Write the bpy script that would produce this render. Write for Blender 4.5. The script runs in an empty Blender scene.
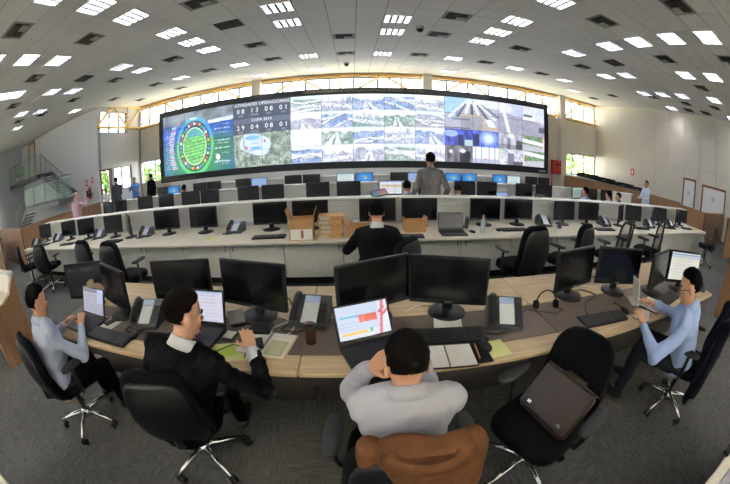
import bpy, bmesh, math, random
import numpy as np
from mathutils import Vector, Matrix

random.seed(7)
rng = np.random.default_rng(11)
PI = math.pi
scene = bpy.context.scene
COL = scene.collection

# ---------------------------------------------------------------- camera (16 mm diagonal fisheye on a full frame body)
F_PX, PITCH, ROLL, YAW, CAM_H = 317.0, math.radians(-16.05), math.radians(-1.0), math.radians(1.76), 1.75
_fw = np.array([math.sin(YAW) * math.cos(PITCH), math.cos(YAW) * math.cos(PITCH), math.sin(PITCH)])
_rt = np.array([math.cos(YAW), -math.sin(YAW), 0.0])
_up = np.cross(_rt, _fw)
_r2 = math.cos(ROLL) * _rt + math.sin(ROLL) * _up
_u2 = -math.sin(ROLL) * _rt + math.cos(ROLL) * _up
cam_data = bpy.data.cameras.new('camera')
cam = bpy.data.objects.new('camera', cam_data)
COL.objects.link(cam)
cam.matrix_world = Matrix(((_r2[0], _u2[0], -_fw[0], 0), (_r2[1], _u2[1], -_fw[1], 0), (_r2[2], _u2[2], -_fw[2], CAM_H), (0, 0, 0, 1)))
cam_data.type = 'PANO'
cam_data.sensor_width = 36.0
cam_data.sensor_fit = 'HORIZONTAL'
cam_data.panorama_type = 'FISHEYE_EQUISOLID'
cam_data.fisheye_lens = F_PX / 730 * 36
cam_data.fisheye_fov = math.radians(200)
cam_data.clip_start = 0.02
cam_data.clip_end = 300
scene.camera = cam

# ---------------------------------------------------------------- world, exposure
world = bpy.data.worlds.new('sky')
scene.world = world
world.use_nodes = True
wn = world.node_tree
wn.nodes['Background'].inputs[0].default_value = (0.86, 0.93, 1.0, 1)
wn.nodes['Background'].inputs[1].default_value = 3.2
# sun behind the building: it lights the ground outside, whose glow reaches the ceiling through the clerestory
sun_d = bpy.data.lights.new('sun', 'SUN')
sun_d.energy = 85.0
sun_d.color = (1.0, 0.93, 0.82)
sun_d.angle = math.radians(0.6)
sun = bpy.data.objects.new('sun', sun_d)
COL.objects.link(sun)
sun.rotation_euler = (math.radians(40), 0, math.radians(12))
LIGHT_E = 44.0          # emission of every luminaire
scene.view_settings.view_transform = 'Standard'
scene.view_settings.look = 'None'
scene.view_settings.gamma = 1.0
scene.view_settings.use_curve_mapping = False
scene.view_settings.exposure = 1.4
scene.cycles.max_bounces = 8
scene.cycles.diffuse_bounces = 4
scene.cycles.caustics_reflective = False
scene.cycles.caustics_refractive = False
scene.cycles.sample_clamp_indirect = 4.0
scene.cycles.sample_clamp_direct = 12.0

# ---------------------------------------------------------------- materials
def lin(h):
    h = h.lstrip('#')
    c = [int(h[i:i + 2], 16) / 255 for i in (0, 2, 4)]
    return tuple(x / 12.92 if x <= 0.04045 else ((x + 0.055) / 1.055) ** 2.4 for x in c) + (1.0,)

MATS = {}
def mat(name, hexcol, rough=0.6, metal=0.0, noise=None, bump=None, alpha=None, spec=0.5, trans=0.0, coat=0.0, sheen=0.0):
    """plain principled material; noise=(scale, amount[, stretch]) varies the colour, bump=(scale, strength[, stretch])"""
    if name in MATS:
        return MATS[name]
    m = bpy.data.materials.new(name)
    m.use_nodes = True
    nt = m.node_tree
    b = nt.nodes['Principled BSDF']
    c = lin(hexcol)
    b.inputs['Base Color'].default_value = c
    b.inputs['Roughness'].default_value = rough
    b.inputs['Metallic'].default_value = metal
    b.inputs['Specular IOR Level'].default_value = spec
    b.inputs['Transmission Weight'].default_value = trans
    b.inputs['Coat Weight'].default_value = coat
    b.inputs['Sheen Weight'].default_value = sheen
    if alpha is not None:
        b.inputs['Alpha'].default_value = alpha
    def tex(scale, stretch, detail=4):
        tc = nt.nodes.new('ShaderNodeTexCoord')
        mp = nt.nodes.new('ShaderNodeMapping')
        mp.inputs['Scale'].default_value = stretch
        nz = nt.nodes.new('ShaderNodeTexNoise')
        nz.inputs['Scale'].default_value = scale
        nz.inputs['Detail'].default_value = detail
        nt.links.new(tc.outputs['Object'], mp.inputs[0])
        nt.links.new(mp.outputs[0], nz.inputs['Vector'])
        return nz
    if noise:
        st = noise[2] if len(noise) > 2 else (1, 1, 1)
        nz = tex(noise[0], st)
        rp = nt.nodes.new('ShaderNodeValToRGB')
        a = noise[1]
        rp.color_ramp.elements[0].position = 0.3
        rp.color_ramp.elements[1].position = 0.7
        rp.color_ramp.elements[0].color = tuple(x * (1 - a) for x in c[:3]) + (1,)
        rp.color_ramp.elements[1].color = tuple(min(1, x * (1 + a)) for x in c[:3]) + (1,)
        nt.links.new(nz.outputs['Fac'], rp.inputs[0])
        nt.links.new(rp.outputs[0], b.inputs['Base Color'])
    if bump:
        st = bump[2] if len(bump) > 2 else (1, 1, 1)
        nz = tex(bump[0], st)
        bp = nt.nodes.new('ShaderNodeBump')
        bp.inputs['Strength'].default_value = bump[1]
        bp.inputs['Distance'].default_value = 0.01
        nt.links.new(nz.outputs['Fac'], bp.inputs['Height'])
        nt.links.new(bp.outputs[0], b.inputs['Normal'])
    MATS[name] = m
    return m

def emit(name, hexcol, strength):
    if name in MATS:
        return MATS[name]
    m = bpy.data.materials.new(name)
    m.use_nodes = True
    nt = m.node_tree
    b = nt.nodes['Principled BSDF']
    b.inputs['Base Color'].default_value = (0.02, 0.02, 0.02, 1)
    b.inputs['Emission Color'].default_value = lin(hexcol)
    b.inputs['Emission Strength'].default_value = strength
    MATS[name] = m
    return m

def picture(name, strength, rough=0.25):
    """a lit screen: what it shows is stored per vertex as the attribute 'image'"""
    if name in MATS:
        return MATS[name]
    m = bpy.data.materials.new(name)
    m.use_nodes = True
    nt = m.node_tree
    b = nt.nodes['Principled BSDF']
    b.inputs['Base Color'].default_value = (0.01, 0.01, 0.012, 1)
    b.inputs['Roughness'].default_value = rough
    at = nt.nodes.new('ShaderNodeAttribute')
    at.attribute_name = 'image'
    nt.links.new(at.outputs['Color'], b.inputs['Emission Color'])
    b.inputs['Emission Strength'].default_value = strength
    MATS[name] = m
    return m

def wood(name, h1, h2, axis=0, scale=3.0, rough=0.45):
    if name in MATS:
        return MATS[name]
    m = bpy.data.materials.new(name)
    m.use_nodes = True
    nt = m.node_tree
    b = nt.nodes['Principled BSDF']
    b.inputs['Roughness'].default_value = rough
    tc = nt.nodes.new('ShaderNodeTexCoord')
    mp = nt.nodes.new('ShaderNodeMapping')
    s = [14, 14, 14]
    s[axis] = 0.8
    mp.inputs['Scale'].default_value = s
    nz = nt.nodes.new('ShaderNodeTexNoise')
    nz.inputs['Scale'].default_value = scale
    nz.inputs['Detail'].default_value = 8
    nz.inputs['Distortion'].default_value = 0.6
    rp = nt.nodes.new('ShaderNodeValToRGB')
    rp.color_ramp.elements[0].position = 0.32
    rp.color_ramp.elements[1].position = 0.68
    rp.color_ramp.elements[0].color = lin(h1)
    rp.color_ramp.elements[1].color = lin(h2)
    nt.links.new(tc.outputs['Object'], mp.inputs[0])
    nt.links.new(mp.outputs[0], nz.inputs['Vector'])
    nt.links.new(nz.outputs['Fac'], rp.inputs[0])
    nt.links.new(rp.outputs[0], b.inputs['Base Color'])
    MATS[name] = m
    return m

def carpet_material():
    """grey loop carpet laid in half-metre squares whose ribs turn from square to square"""
    m = bpy.data.materials.new('carpet')
    m.use_nodes = True
    nt = m.node_tree
    L = nt.links.new
    N = nt.nodes.new
    b = nt.nodes['Principled BSDF']
    b.inputs['Roughness'].default_value = 0.95
    b.inputs['Specular IOR Level'].default_value = 0.1
    tc = N('ShaderNodeTexCoord')
    ck = N('ShaderNodeTexChecker')
    ck.inputs['Scale'].default_value = 2.0
    L(tc.outputs['Object'], ck.inputs['Vector'])
    ns = []
    for st in ((70, 5, 5), (5, 70, 5)):
        mp = N('ShaderNodeMapping')
        mp.inputs['Scale'].default_value = st
        nz = N('ShaderNodeTexNoise')
        nz.inputs['Scale'].default_value = 1.6
        nz.inputs['Detail'].default_value = 3
        L(tc.outputs['Object'], mp.inputs[0])
        L(mp.outputs[0], nz.inputs['Vector'])
        ns.append(nz)
    mx = N('ShaderNodeMix')
    mx.data_type = 'FLOAT'
    L(ck.outputs['Fac'], mx.inputs['Factor'])
    L(ns[0].outputs['Fac'], mx.inputs[2])
    L(ns[1].outputs['Fac'], mx.inputs[3])
    big = N('ShaderNodeTexNoise')
    big.inputs['Scale'].default_value = 0.9
    L(tc.outputs['Object'], big.inputs['Vector'])
    ad = N('ShaderNodeMath')
    ad.operation = 'MULTIPLY_ADD'
    L(big.outputs['Fac'], ad.inputs[0])
    ad.inputs[1].default_value = 0.25
    L(mx.outputs[0], ad.inputs[2])
    rp = N('ShaderNodeValToRGB')
    rp.color_ramp.elements[0].position = 0.42
    rp.color_ramp.elements[1].position = 0.85
    rp.color_ramp.elements[0].color = lin('3f3f3e')
    rp.color_ramp.elements[1].color = lin('696967')
    L(ad.outputs[0], rp.inputs[0])
    L(rp.outputs[0], b.inputs['Base Color'])
    bp = N('ShaderNodeBump')
    bp.inputs['Strength'].default_value = 0.5
    bp.inputs['Distance'].default_value = 0.004
    L(mx.outputs[0], bp.inputs['Height'])
    L(bp.outputs[0], b.inputs['Normal'])
    return m

CARPET = carpet_material()
BLACK = mat('black_plastic', '0f1013', 0.45, spec=0.35)
BLACKM = mat('black_matt', '0c0d0f', 0.75, spec=0.2)
SCREEN_OFF = mat('dark_glass', '0a0b0e', 0.16, spec=0.6)
FABRIC = mat('black_fabric', '0d0e11', 0.9, bump=(220, 0.25), spec=0.08)
CHROME = mat('chrome', 'd8dade', 0.16, 1.0)
GREYM = mat('grey_metal', '8b8d90', 0.4, 0.7)
WHITE_TOP = mat('cream_laminate', 'ddd6c6', 0.45, noise=(3, 0.04))
PART_W = mat('white_steel', 'eceae5', 0.45)
PART_G = mat('grey_steel', 'dddbd7', 0.5)
DOOR_G = mat('grey_laminate', 'cfcfcc', 0.5, noise=(18, 0.07, (6, 6, 0.5)))
WOOD_D = wood('desk_oak', 'a8906c', 'c2ad8a', 0)
WOOD_P = wood('panel_oak', '785b43', '967455', 2, 2.2)
DARK_PAD = mat('brown_linoleum', '5d5048', 0.62, noise=(5, 0.1))
CEIL_M = mat('mineral_tile', 'f2f0ec', 0.9, noise=(60, 0.03))
CEIL_G = mat('tile_grid', 'a39f98', 0.8)
WALL_L = mat('paint_cool', 'cfcfd3', 0.8, noise=(1.2, 0.02))
WALL_W = mat('paint_warm', 'd9d1c4', 0.75, noise=(1.2, 0.02))
PANEL_W = mat('wall_panel', 'c9c2b6', 0.5, noise=(0.8, 0.03))
DOOR_W = mat('door_white', 'd8d8d8', 0.5)
BROWN_FR = mat('door_frame_brown', '6d4a34', 0.5)
ALU = mat('aluminium_frame', '6e6a66', 0.4, 0.6)
GLASS = mat('clear_glass', 'ffffff', 0.02, trans=1.0)
PALE_GLASS = mat('rail_glass', 'bfe0d0', 0.05, alpha=0.22)
YELLOW = mat('yellow_steel', 'efc06a', 0.5)
CARD = mat('cardboard', 'b38a5c', 0.8, noise=(9, 0.06))
PAPER = mat('white_paper', 'e6e4de', 0.8)
RED = mat('red_paint', 'b5231d', 0.4)
PHONE_G = mat('phone_grey', '3a3d42', 0.45)
SILVER = mat('phone_silver', '9fa3a8', 0.4, 0.2)
KEYM = mat('key_black', '1e2024', 0.55)
LABELP = mat('paper_slip', 'cfd4dc', 0.7)

# ---------------------------------------------------------------- mesh helpers
class MB:
    def __init__(self):
        self.v, self.f = [], []
    def add(self, vs, fs):
        o = len(self.v)
        self.v.extend([tuple(map(float, p)) for p in vs])
        self.f.extend([tuple(i + o for i in q) for q in fs])
        return self
    def box(self, x0, x1, y0, y1, z0, z1, M=None):
        vs = [(x, y, z) for z in (z0, z1) for y in (y0, y1) for x in (x0, x1)]
        if M is not None:
            vs = [M @ Vector(p) for p in vs]
        return self.add(vs, [(0, 2, 3, 1), (4, 5, 7, 6), (0, 1, 5, 4), (2, 6, 7, 3), (0, 4, 6, 2), (1, 3, 7, 5)])
    def cbox(self, c, s, b=0.004, M=None):
        """box with chamfered edges, c centre, s full size"""
        h = [max(1e-4, q / 2) for q in s]
        b = min(b, min(h) * 0.9)
        idx, vs = {}, []
        for sx in (-1, 1):
            for sy in (-1, 1):
                for sz in (-1, 1):
                    for a in range(3):
                        p = [sx * (h[0] - b), sy * (h[1] - b), sz * (h[2] - b)]
                        p[a] = (sx, sy, sz)[a] * h[a]
                        idx[(sx, sy, sz, a)] = len(vs)
                        vs.append(Vector(p) + Vector(c))
        fs = []
        for a in range(3):
            o1, o2 = [(1, 2), (2, 0), (0, 1)][a]
            for s_ in (-1, 1):
                q = []
                for (u, w) in ((-1, -1), (1, -1), (1, 1), (-1, 1)):
                    k = [0, 0, 0]
                    k[a], k[o1], k[o2] = s_, u, w
                    q.append(idx[(*k, a)])
                fs.append(tuple(q if s_ > 0 else q[::-1]))
        for a in range(3):
            o1, o2 = [(1, 2), (2, 0), (0, 1)][a]
            for s1 in (-1, 1):
                for s2 in (-1, 1):
                    k0, k1 = [0, 0, 0], [0, 0, 0]
                    k0[a], k1[a] = -1, 1
                    for k in (k0, k1):
                        k[o1], k[o2] = s1, s2
                    q = [idx[(*k0, o1)], idx[(*k1, o1)], idx[(*k1, o2)], idx[(*k0, o2)]]
                    fs.append(tuple(q if s1 * s2 < 0 else q[::-1]))
        for sx in (-1, 1):
            for sy in (-1, 1):
                for sz in (-1, 1):
                    q = [idx[(sx, sy, sz, a)] for a in range(3)]
                    fs.append(tuple(q if sx * sy * sz > 0 else q[::-1]))
        if M is not None:
            vs = [M @ p for p in vs]
        return self.add(vs, fs)
    def tube(self, pts, r, n=10, caps=True, closed=False):
        """sweep a circle along a polyline; r a number or one per point"""
        P = [Vector(p) for p in pts]
        R = [r] * len(P) if not hasattr(r, '__len__') else list(r)
        vs, fs = [], []
        up = Vector((0.123, 0.31, 0.94)).normalized()
        prev = None
        m = len(P)
        for i, p in enumerate(P):
            if closed:
                t = P[(i + 1) % m] - P[i - 1]
            else:
                t = P[min(i + 1, m - 1)] - P[max(i - 1, 0)]
            t.normalize()
            if prev is None:
                a = t.cross(up)
                if a.length < 0.05:
                    a = t.cross(Vector((1, 0, 0)))
            else:
                a = prev - t * prev.dot(t)
            a.normalize()
            prev = a
            b = t.cross(a)
            for k in range(n):
                w = 2 * PI * k / n
                vs.append(p + (a * math.cos(w) + b * math.sin(w)) * R[i])
        for i in range(m if closed else m - 1):
            j = (i + 1) % m
            for k in range(n):
                l = (k + 1) % n
                fs.append((i * n + k, i * n + l, j * n + l, j * n + k))
        if caps and not closed:
            fs.append(tuple(range(n))[::-1])
            fs.append(tuple((m - 1) * n + k for k in range(n)))
        return self.add(vs, fs)
    def lathe(self, prof, n=20, c=(0, 0, 0), M=None):
        vs, fs = [], []
        for (r, z) in prof:
            for k in range(n):
                w = 2 * PI * k / n
                p = Vector((c[0] + r * math.cos(w), c[1] + r * math.sin(w), c[2] + z))
                vs.append(M @ p if M is not None else p)
        for i in range(len(prof) - 1):
            for k in range(n):
                l = (k + 1) % n
                fs.append((i * n + k, i * n + l, (i + 1) * n + l, (i + 1) * n + k))
        fs.append(tuple(range(n))[::-1])
        fs.append(tuple((len(prof) - 1) * n + k for k in range(n)))
        return self.add(vs, fs)
    def sell(self, c, h, e1=1.0, e2=1.0, nu=24, nv=14, fn=None, M=None):
        """superellipsoid with half sizes h; e<1 is boxier"""
        def pw(x, e):
            return math.copysign(abs(x) ** e, x)
        vs, fs = [], []
        for j in range(nv + 1):
            ph = -PI / 2 + PI * j / nv
            for i in range(nu):
                th = 2 * PI * i / nu
                p = Vector((h[0] * pw(math.cos(ph), e1) * pw(math.cos(th), e2),
                            h[1] * pw(math.cos(ph), e1) * pw(math.sin(th), e2),
                            h[2] * pw(math.sin(ph), e1)))
                if fn:
                    p = fn(p)
                p = p + Vector(c)
                vs.append(M @ p if M is not None else p)
        for j in range(nv):
            for i in range(nu):
                k = (i + 1) % nu
                fs.append((j * nu + i, j * nu + k, (j + 1) * nu + k, (j + 1) * nu + i))
        return self.add(vs, fs)
    def loft(self, secs, n=20):
        """secs: (centre, rx, ry, side vector, front vector)"""
        vs, fs = [], []
        for (c, rx, ry, s, f) in secs:
            for k in range(n):
                w = 2 * PI * k / n
                vs.append(Vector(c) + Vector(s) * (rx * math.cos(w)) + Vector(f) * (ry * math.sin(w)))
        for i in range(len(secs) - 1):
            for k in range(n):
                l = (k + 1) % n
                fs.append((i * n + k, i * n + l, (i + 1) * n + l, (i + 1) * n + k))
        fs.append(tuple(range(n))[::-1])
        fs.append(tuple((len(secs) - 1) * n + k for k in range(n)))
        return self.add(vs, fs)
    def cap(self, p0, r0, p1, r1, n=12):
        """closed tapered capsule"""
        p0, p1 = Vector(p0), Vector(p1)
        d = (p1 - p0)
        L = d.length
        if L < 1e-6:
            return self
        d /= L
        pts, rs = [], []
        for w in (-80, -50, -20):
            a = math.radians(w)
            pts.append(p0 + d * (r0 * math.sin(a))); rs.append(r0 * math.cos(a))
        for k in range(1, 4):
            t = k / 4
            pts.append(p0.lerp(p1, t)); rs.append(r0 + (r1 - r0) * t)
        for w in (20, 50, 80):
            a = math.radians(w)
            pts.append(p1 + d * (r1 * math.sin(a))); rs.append(r1 * math.cos(a))
        return self.tube(pts, rs, n)
    def prism(self, poly, a0, a1, axis='z'):
        n = len(poly)
        def P(u, w, a):
            return {'z': (u, w, a), 'x': (a, u, w), 'y': (u, a, w)}[axis]
        vs = [P(u, w, a0) for u, w in poly] + [P(u, w, a1) for u, w in poly]
        fs = [tuple(range(n))[::-1], tuple(range(n, 2 * n))]
        for i in range(n):
            j = (i + 1) % n
            fs.append((i, j, n + j, n + i))
        return self.add(vs, fs)
    def mesh(self, name, m=None, smooth=False):
        me = bpy.data.meshes.new(name)
        me.from_pydata(self.v, [], self.f)
        bm = bmesh.new()
        bm.from_mesh(me)
        bmesh.ops.recalc_face_normals(bm, faces=bm.faces)
        bm.to_mesh(me)
        bm.free()
        if m is not None:
            me.materials.append(m)
        if smooth:
            me.polygons.foreach_set('use_smooth', [True] * len(me.polygons))
        me.update()
        return me
    def build(self, name, m, parent=None, smooth=False, loc=None):
        return link(name, self.mesh(name, m, smooth), parent, loc)

def link(name, me, parent=None, loc=None, rot=None):
    o = bpy.data.objects.new(name, me)
    COL.objects.link(o)
    if parent is not None:
        o.parent = parent
    if loc is not None:
        o.location = loc
    if rot is not None:
        o.rotation_euler = rot
    return o

def tag(o, label=None, cat=None, group=None, kind=None):
    if label:
        o['label'] = label
    if cat:
        o['category'] = cat
    if group:
        o['group'] = group
    if kind:
        o['kind'] = kind
    return o

def thing(name, label, cat, loc=(0, 0, 0), rz=0.0, group=None):
    o = bpy.data.objects.new(name, None)
    COL.objects.link(o)
    o.empty_display_size = 0.1
    o.location = loc
    o.rotation_euler = (0, 0, rz)
    return tag(o, label, cat, group)

def struct(name, mb, m, parent=None):
    o = mb.build(name, m, parent)
    if parent is None:
        o['kind'] = 'structure'
    return o

CH = {}
def kids(o):
    return [c for c in o.children]
def copy_thing(root, label, loc, rz, group=None):
    """a copy of a thing with copies of its parts and sub-parts, sharing mesh data"""
    r = root.copy()
    COL.objects.link(r)
    r.location = loc
    r.rotation_euler = (0, 0, rz)
    r['label'] = label
    if group:
        r['group'] = group
    for ch in root.children:
        c = ch.copy()
        COL.objects.link(c)
        c.parent = r
        for g in ch.children:
            d = g.copy()
            COL.objects.link(d)
            d.parent = c
    return r

ORD = ['first', 'second', 'third', 'fourth', 'fifth', 'sixth', 'seventh', 'eighth', 'ninth', 'tenth', 'eleventh', 'twelfth',
       'thirteenth', 'fourteenth', 'fifteenth', 'sixteenth', 'seventeenth', 'eighteenth', 'nineteenth', 'twentieth']

def image_grid(name, img, w, h, m, parent=None, M=None):
    """a flat screen whose picture is a vertex-colour grid; img[row from top, col], lying in local xz facing -y"""
    H, W = img.shape[:2]
    xs = np.linspace(-w / 2, w / 2, W)
    zs = np.linspace(h / 2, -h / 2, H)
    vs = [(x, 0.0, z) for z in zs for x in xs]
    if M is not None:
        vs = [tuple(M @ Vector(p)) for p in vs]
    fs = [(j * W + i, (j + 1) * W + i, (j + 1) * W + i + 1, j * W + i + 1) for j in range(H - 1) for i in range(W - 1)]
    me = bpy.data.meshes.new(name)
    me.from_pydata(vs, [], fs)
    at = me.color_attributes.new('image', 'FLOAT_COLOR', 'POINT')
    a = np.ones((H * W, 4), np.float32)
    c = np.clip(img.reshape(-1, 3), 0, 1)
    a[:, :3] = np.where(c <= 0.04045, c / 12.92, ((c + 0.055) / 1.055) ** 2.4)
    at.data.foreach_set('color', a.ravel())
    me.materials.append(m)
    return link(name, me, parent)

def text_mesh(name, s, size, m, parent, M, align='CENTER', depth=0.0):
    cu = bpy.data.curves.new(name, 'FONT')
    cu.body = s
    cu.size = size
    cu.align_x = align
    cu.align_y = 'CENTER'
    cu.resolution_u = 2
    cu.extrude = depth
    t = bpy.data.objects.new(name, cu)
    COL.objects.link(t)
    me = bpy.data.meshes.new_from_object(t.evaluated_get(bpy.context.evaluated_depsgraph_get()))
    bpy.data.objects.remove(t)
    me.transform(M)
    me.materials.clear()
    me.materials.append(m)
    return link(name, me, parent)

def vnoise(H, W, cell, seed=0):
    r = np.random.default_rng(seed)
    gh, gw = int(H / cell) + 3, int(W / cell) + 3
    g = r.random((gh, gw))
    y = np.arange(H) / cell
    x = np.arange(W) / cell
    y0, x0 = y.astype(int), x.astype(int)
    fy, fx = (y - y0)[:, None], (x - x0)[None, :]
    fy, fx = fy * fy * (3 - 2 * fy), fx * fx * (3 - 2 * fx)
    A = g[np.ix_(y0, x0)]; B = g[np.ix_(y0, x0 + 1)]; C = g[np.ix_(y0 + 1, x0)]; D = g[np.ix_(y0 + 1, x0 + 1)]
    return (A * (1 - fx) + B * fx) * (1 - fy) + (C * (1 - fx) + D * fx) * fy

def proj(p):
    d = np.array(p, float) - np.array((0, 0, CAM_H))
    L = np.linalg.norm(d)
    d /= L
    c = d @ _fw
    r = 2 * F_PX * math.sin(math.acos(max(-1, min(1, c))) / 2)
    a, b = d @ _r2, d @ _u2
    n = math.hypot(a, b) + 1e-12
    return 365 + r * a / n, 242 - r * b / n, L

def thin_pane():
    m = bpy.data.materials.new('window_pane')
    m.use_nodes = True
    nt = m.node_tree
    nt.nodes.remove(nt.nodes['Principled BSDF'])
    t = nt.nodes.new('ShaderNodeBsdfTransparent')
    t.inputs[0].default_value = (0.95, 0.97, 0.96, 1)
    g = nt.nodes.new('ShaderNodeBsdfGlossy')
    g.inputs['Roughness'].default_value = 0.03
    mx = nt.nodes.new('ShaderNodeMixShader')
    mx.inputs[0].default_value = 0.07
    nt.links.new(t.outputs[0], mx.inputs[1])
    nt.links.new(g.outputs[0], mx.inputs[2])
    nt.links.new(mx.outputs[0], nt.nodes['Material Output'].inputs[0])
    return m
PANE = thin_pane()

# ================================================================ THE SETTING
XL, XR, YF, YB, XW, YW = -11.8, 14.2, 14.6, -4.0, -21.0, 10.9
C0, CS = 4.45, 0.0787
def zc(y):
    return C0 + CS * y

struct('floor', MB().box(XW - 0.3, XR + 0.3, YB - 0.3, YF + 0.3, -0.12, 0.0), CARPET)
struct('ground_outside', MB().box(-60, 60, YF + 0.3, 90, -0.4, -0.15).box(-60, XL - 0.3, YW + 0.3, YF + 0.3, -0.4, -0.15).box(-60, XW - 0.3, -40, YW + 0.3, -0.4, -0.15).box(XW - 0.3, 60, -40, YB - 0.3, -0.4, -0.15), mat('pale_paving', 'c2bdb0', 0.9, noise=(0.6, 0.15)))

# far wall with its openings
LW, RW = (-11.8, -9.7, 1.2, 2.42), (11.45, 14.2, 1.2, 2.4)
w = MB()
ZS, ZT = 4.27, 5.43
w.box(XL, LW[0] + 0.02, YF, YF + 0.25, 0, ZS)
w.box(LW[1], RW[0], YF, YF + 0.25, 0, ZS)
for q in (LW, RW):
    w.box(q[0], q[1], YF, YF + 0.25, 0, q[2])
    w.box(q[0], q[1], YF, YF + 0.25, q[3], ZS)
w.box(XL, XR, YF - 0.08, YF + 0.25, ZT, 6.0)
struct('wall_far', w, WALL_W)
# the left return wall with door and windows
DL, WLs, CLs = (11.05, 11.92, 0, 2.32), (12.2, 13.75, 1.2, 2.35), (11.15, 13.4, 4.1, 5.2)
w = MB()
X0, X1 = XL - 0.25, XL
w.box(X0, X1, YW + 0.25, DL[0], 0, 4.1)
w.box(X0, X1, DL[0], DL[1], 2.32, 4.1)
w.box(X0, X1, DL[1], WLs[0], 0, 4.1)
w.box(X0, X1, WLs[0], WLs[1], 0, WLs[2])
w.box(X0, X1, WLs[0], WLs[1], WLs[3], 4.1)
w.box(X0, X1, WLs[1], YF + 0.25, 0, 4.1)
w.box(X0, X1, YW + 0.25, CLs[0], 4.1, 6)
w.box(X0, X1, CLs[1], YF + 0.25, 4.1, 6)
w.box(X0, X1, CLs[0], CLs[1], 5.2, 6)
struct('wall_left_return', w, WALL_L)
struct('wall_left_wing', MB().box(XW - 0.25, XL, YW, YW + 0.25, 0, 6.0), WALL_L)
struct('wall_left', MB().box(XW - 0.25, XW, 2.0, YW + 0.25, 0, 6.0).box(XW - 0.25, XW, YB - 0.25, -3.4, 0, 6.0).box(XW - 0.25, XW, -3.4, 2.0, 0, 0.9).box(XW - 0.25, XW, -3.4, 2.0, 4.0, 6.0), WALL_L)
struct('wall_back', MB().box(XW, XR, YB - 0.25, YB, 0, 3.2).box(XW, XR, YB - 0.25, YB, 3.9, 5.0).box(XW, -18.5, YB - 0.25, YB, 3.2, 3.9).box(12.5, XR, YB - 0.25, YB, 3.2, 3.9), WALL_L)
struct('added_eave_back', MB().box(XW - 2, XR + 2, YB - 3.2, YB - 0.2, 4.6, 4.8), PART_W)  # added eave out of view, keeps direct sun off the back window
# right wall: metre-wide panels in two tiers
wr = struct('wall_right', MB().box(XR + 0.03, XR + 0.3, YB, YF + 0.25, 0, 6.0), mat('joint_grey', '9a9389', 0.8))
Z2 = 2.56
for k in range(19):
    y1 = YF - 0.005 - k * 1.0
    y0 = y1 - 0.99
    if y0 < YB:
        break
    for (z0, z1) in ((0.0, Z2), (Z2 + 0.012, zc(y0) + 0.05)):
        MB().box(XR, XR + 0.035, y0, y1, z0, z1).build('wall_panel', PANEL_W, wr)

# columns standing before the far wall
for x in (-4.48, 3.43, 11.18):
    o = MB().cbox((x, 14.4, 2.85), (0.42, 0.42, 5.7), 0.02).build('column', WALL_W)
    o['kind'] = 'structure'
struct('trim_1', MB().tube([(XL + 0.06, 14.5, 0), (XL + 0.06, 14.5, 5.6)], 0.05, 10), mat('downpipe_grey', 'a9a7a3', 0.5))

# windows
def window(name, x0, x1, z0, z1, muls, yy=YF + 0.1, side=False, slats=5):
    def B(mb, a0, a1, b0, b1, c0, c1):
        return mb.box(b0, b1, a0, a1, c0, c1) if side else mb.box(a0, a1, b0, b1, c0, c1)
    fr = MB()
    t = 0.05
    d0, d1 = yy - 0.04, yy + 0.04
    B(fr, x0, x1, d0, d1, z0, z0 + t); B(fr, x0, x1, d0, d1, z1 - t, z1)
    B(fr, x0, x0 + t, d0, d1, z0 + t, z1 - t); B(fr, x1 - t, x1, d0, d1, z0 + t, z1 - t)
    root = fr.build(name, ALU)
    root['kind'] = 'structure'
    for m_ in muls:
        B(MB(), m_ - 0.04, m_ + 0.04, d0, d1, z0 + t, z1 - t).build('mullion', ALU, root)
    e = [x0 + t] + list(muls) + [x1 - t]
    for a, b in zip(e[:-1], e[1:]):
        B(MB(), a + 0.03, b - 0.03, yy - 0.004, yy + 0.004, z0 + t, z1 - t).build('pane', PANE, root)
    for k in range(slats):
        zz = z0 + (z1 - z0) * (k + 1) / (slats + 1)
        B(MB(), x0 + t, x1 - t, yy + 0.06, yy + 0.085, zz - 0.008, zz + 0.008).build('slat', PART_W, root)
    return root
window('window_1', XL, -4.69, ZS, ZT, [-11.1, -9.95, -8.81, -7.7, -6.61, -5.49])
window('window_2', -4.27, 3.22, ZS, ZT, [-3.27, -2.17, -1.07, 0.05, 1.16, 2.26])
window('window_3', 3.64, 10.97, ZS, ZT, [4.46, 5.57, 6.68, 7.8, 8.91, 10.04])
window('window_4', 11.39, XR, ZS, ZT, [12.2, 13.25])
window('window_5', CLs[0], CLs[1], CLs[2], CLs[3], [11.95, 12.75], XL - 0.12, True)
window('window_6', LW[0], LW[1], LW[2], LW[3], [-10.75], slats=0)
window('window_7', RW[0], RW[1], RW[2], RW[3], [12.2, 13.2], slats=0)
window('window_8', WLs[0], WLs[1], WLs[2], WLs[3], [12.9], XL - 0.12, True, slats=0)
window('added_window_back', -18.5, 12.5, 3.2, 3.9, [-15.4, -12.3, -9.2, -6.1, -3.0, 0.1, 3.2, 6.3, 9.4], YB - 0.12, slats=0)  # added unseen window band, lets in ground glow to brighten the ceiling
window('added_window_left', -3.4, 2.0, 0.9, 4.0, [-2.0, -0.7, 0.7], XW - 0.12, True, slats=0)  # added unseen window, its daylight brightens the left wing
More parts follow.
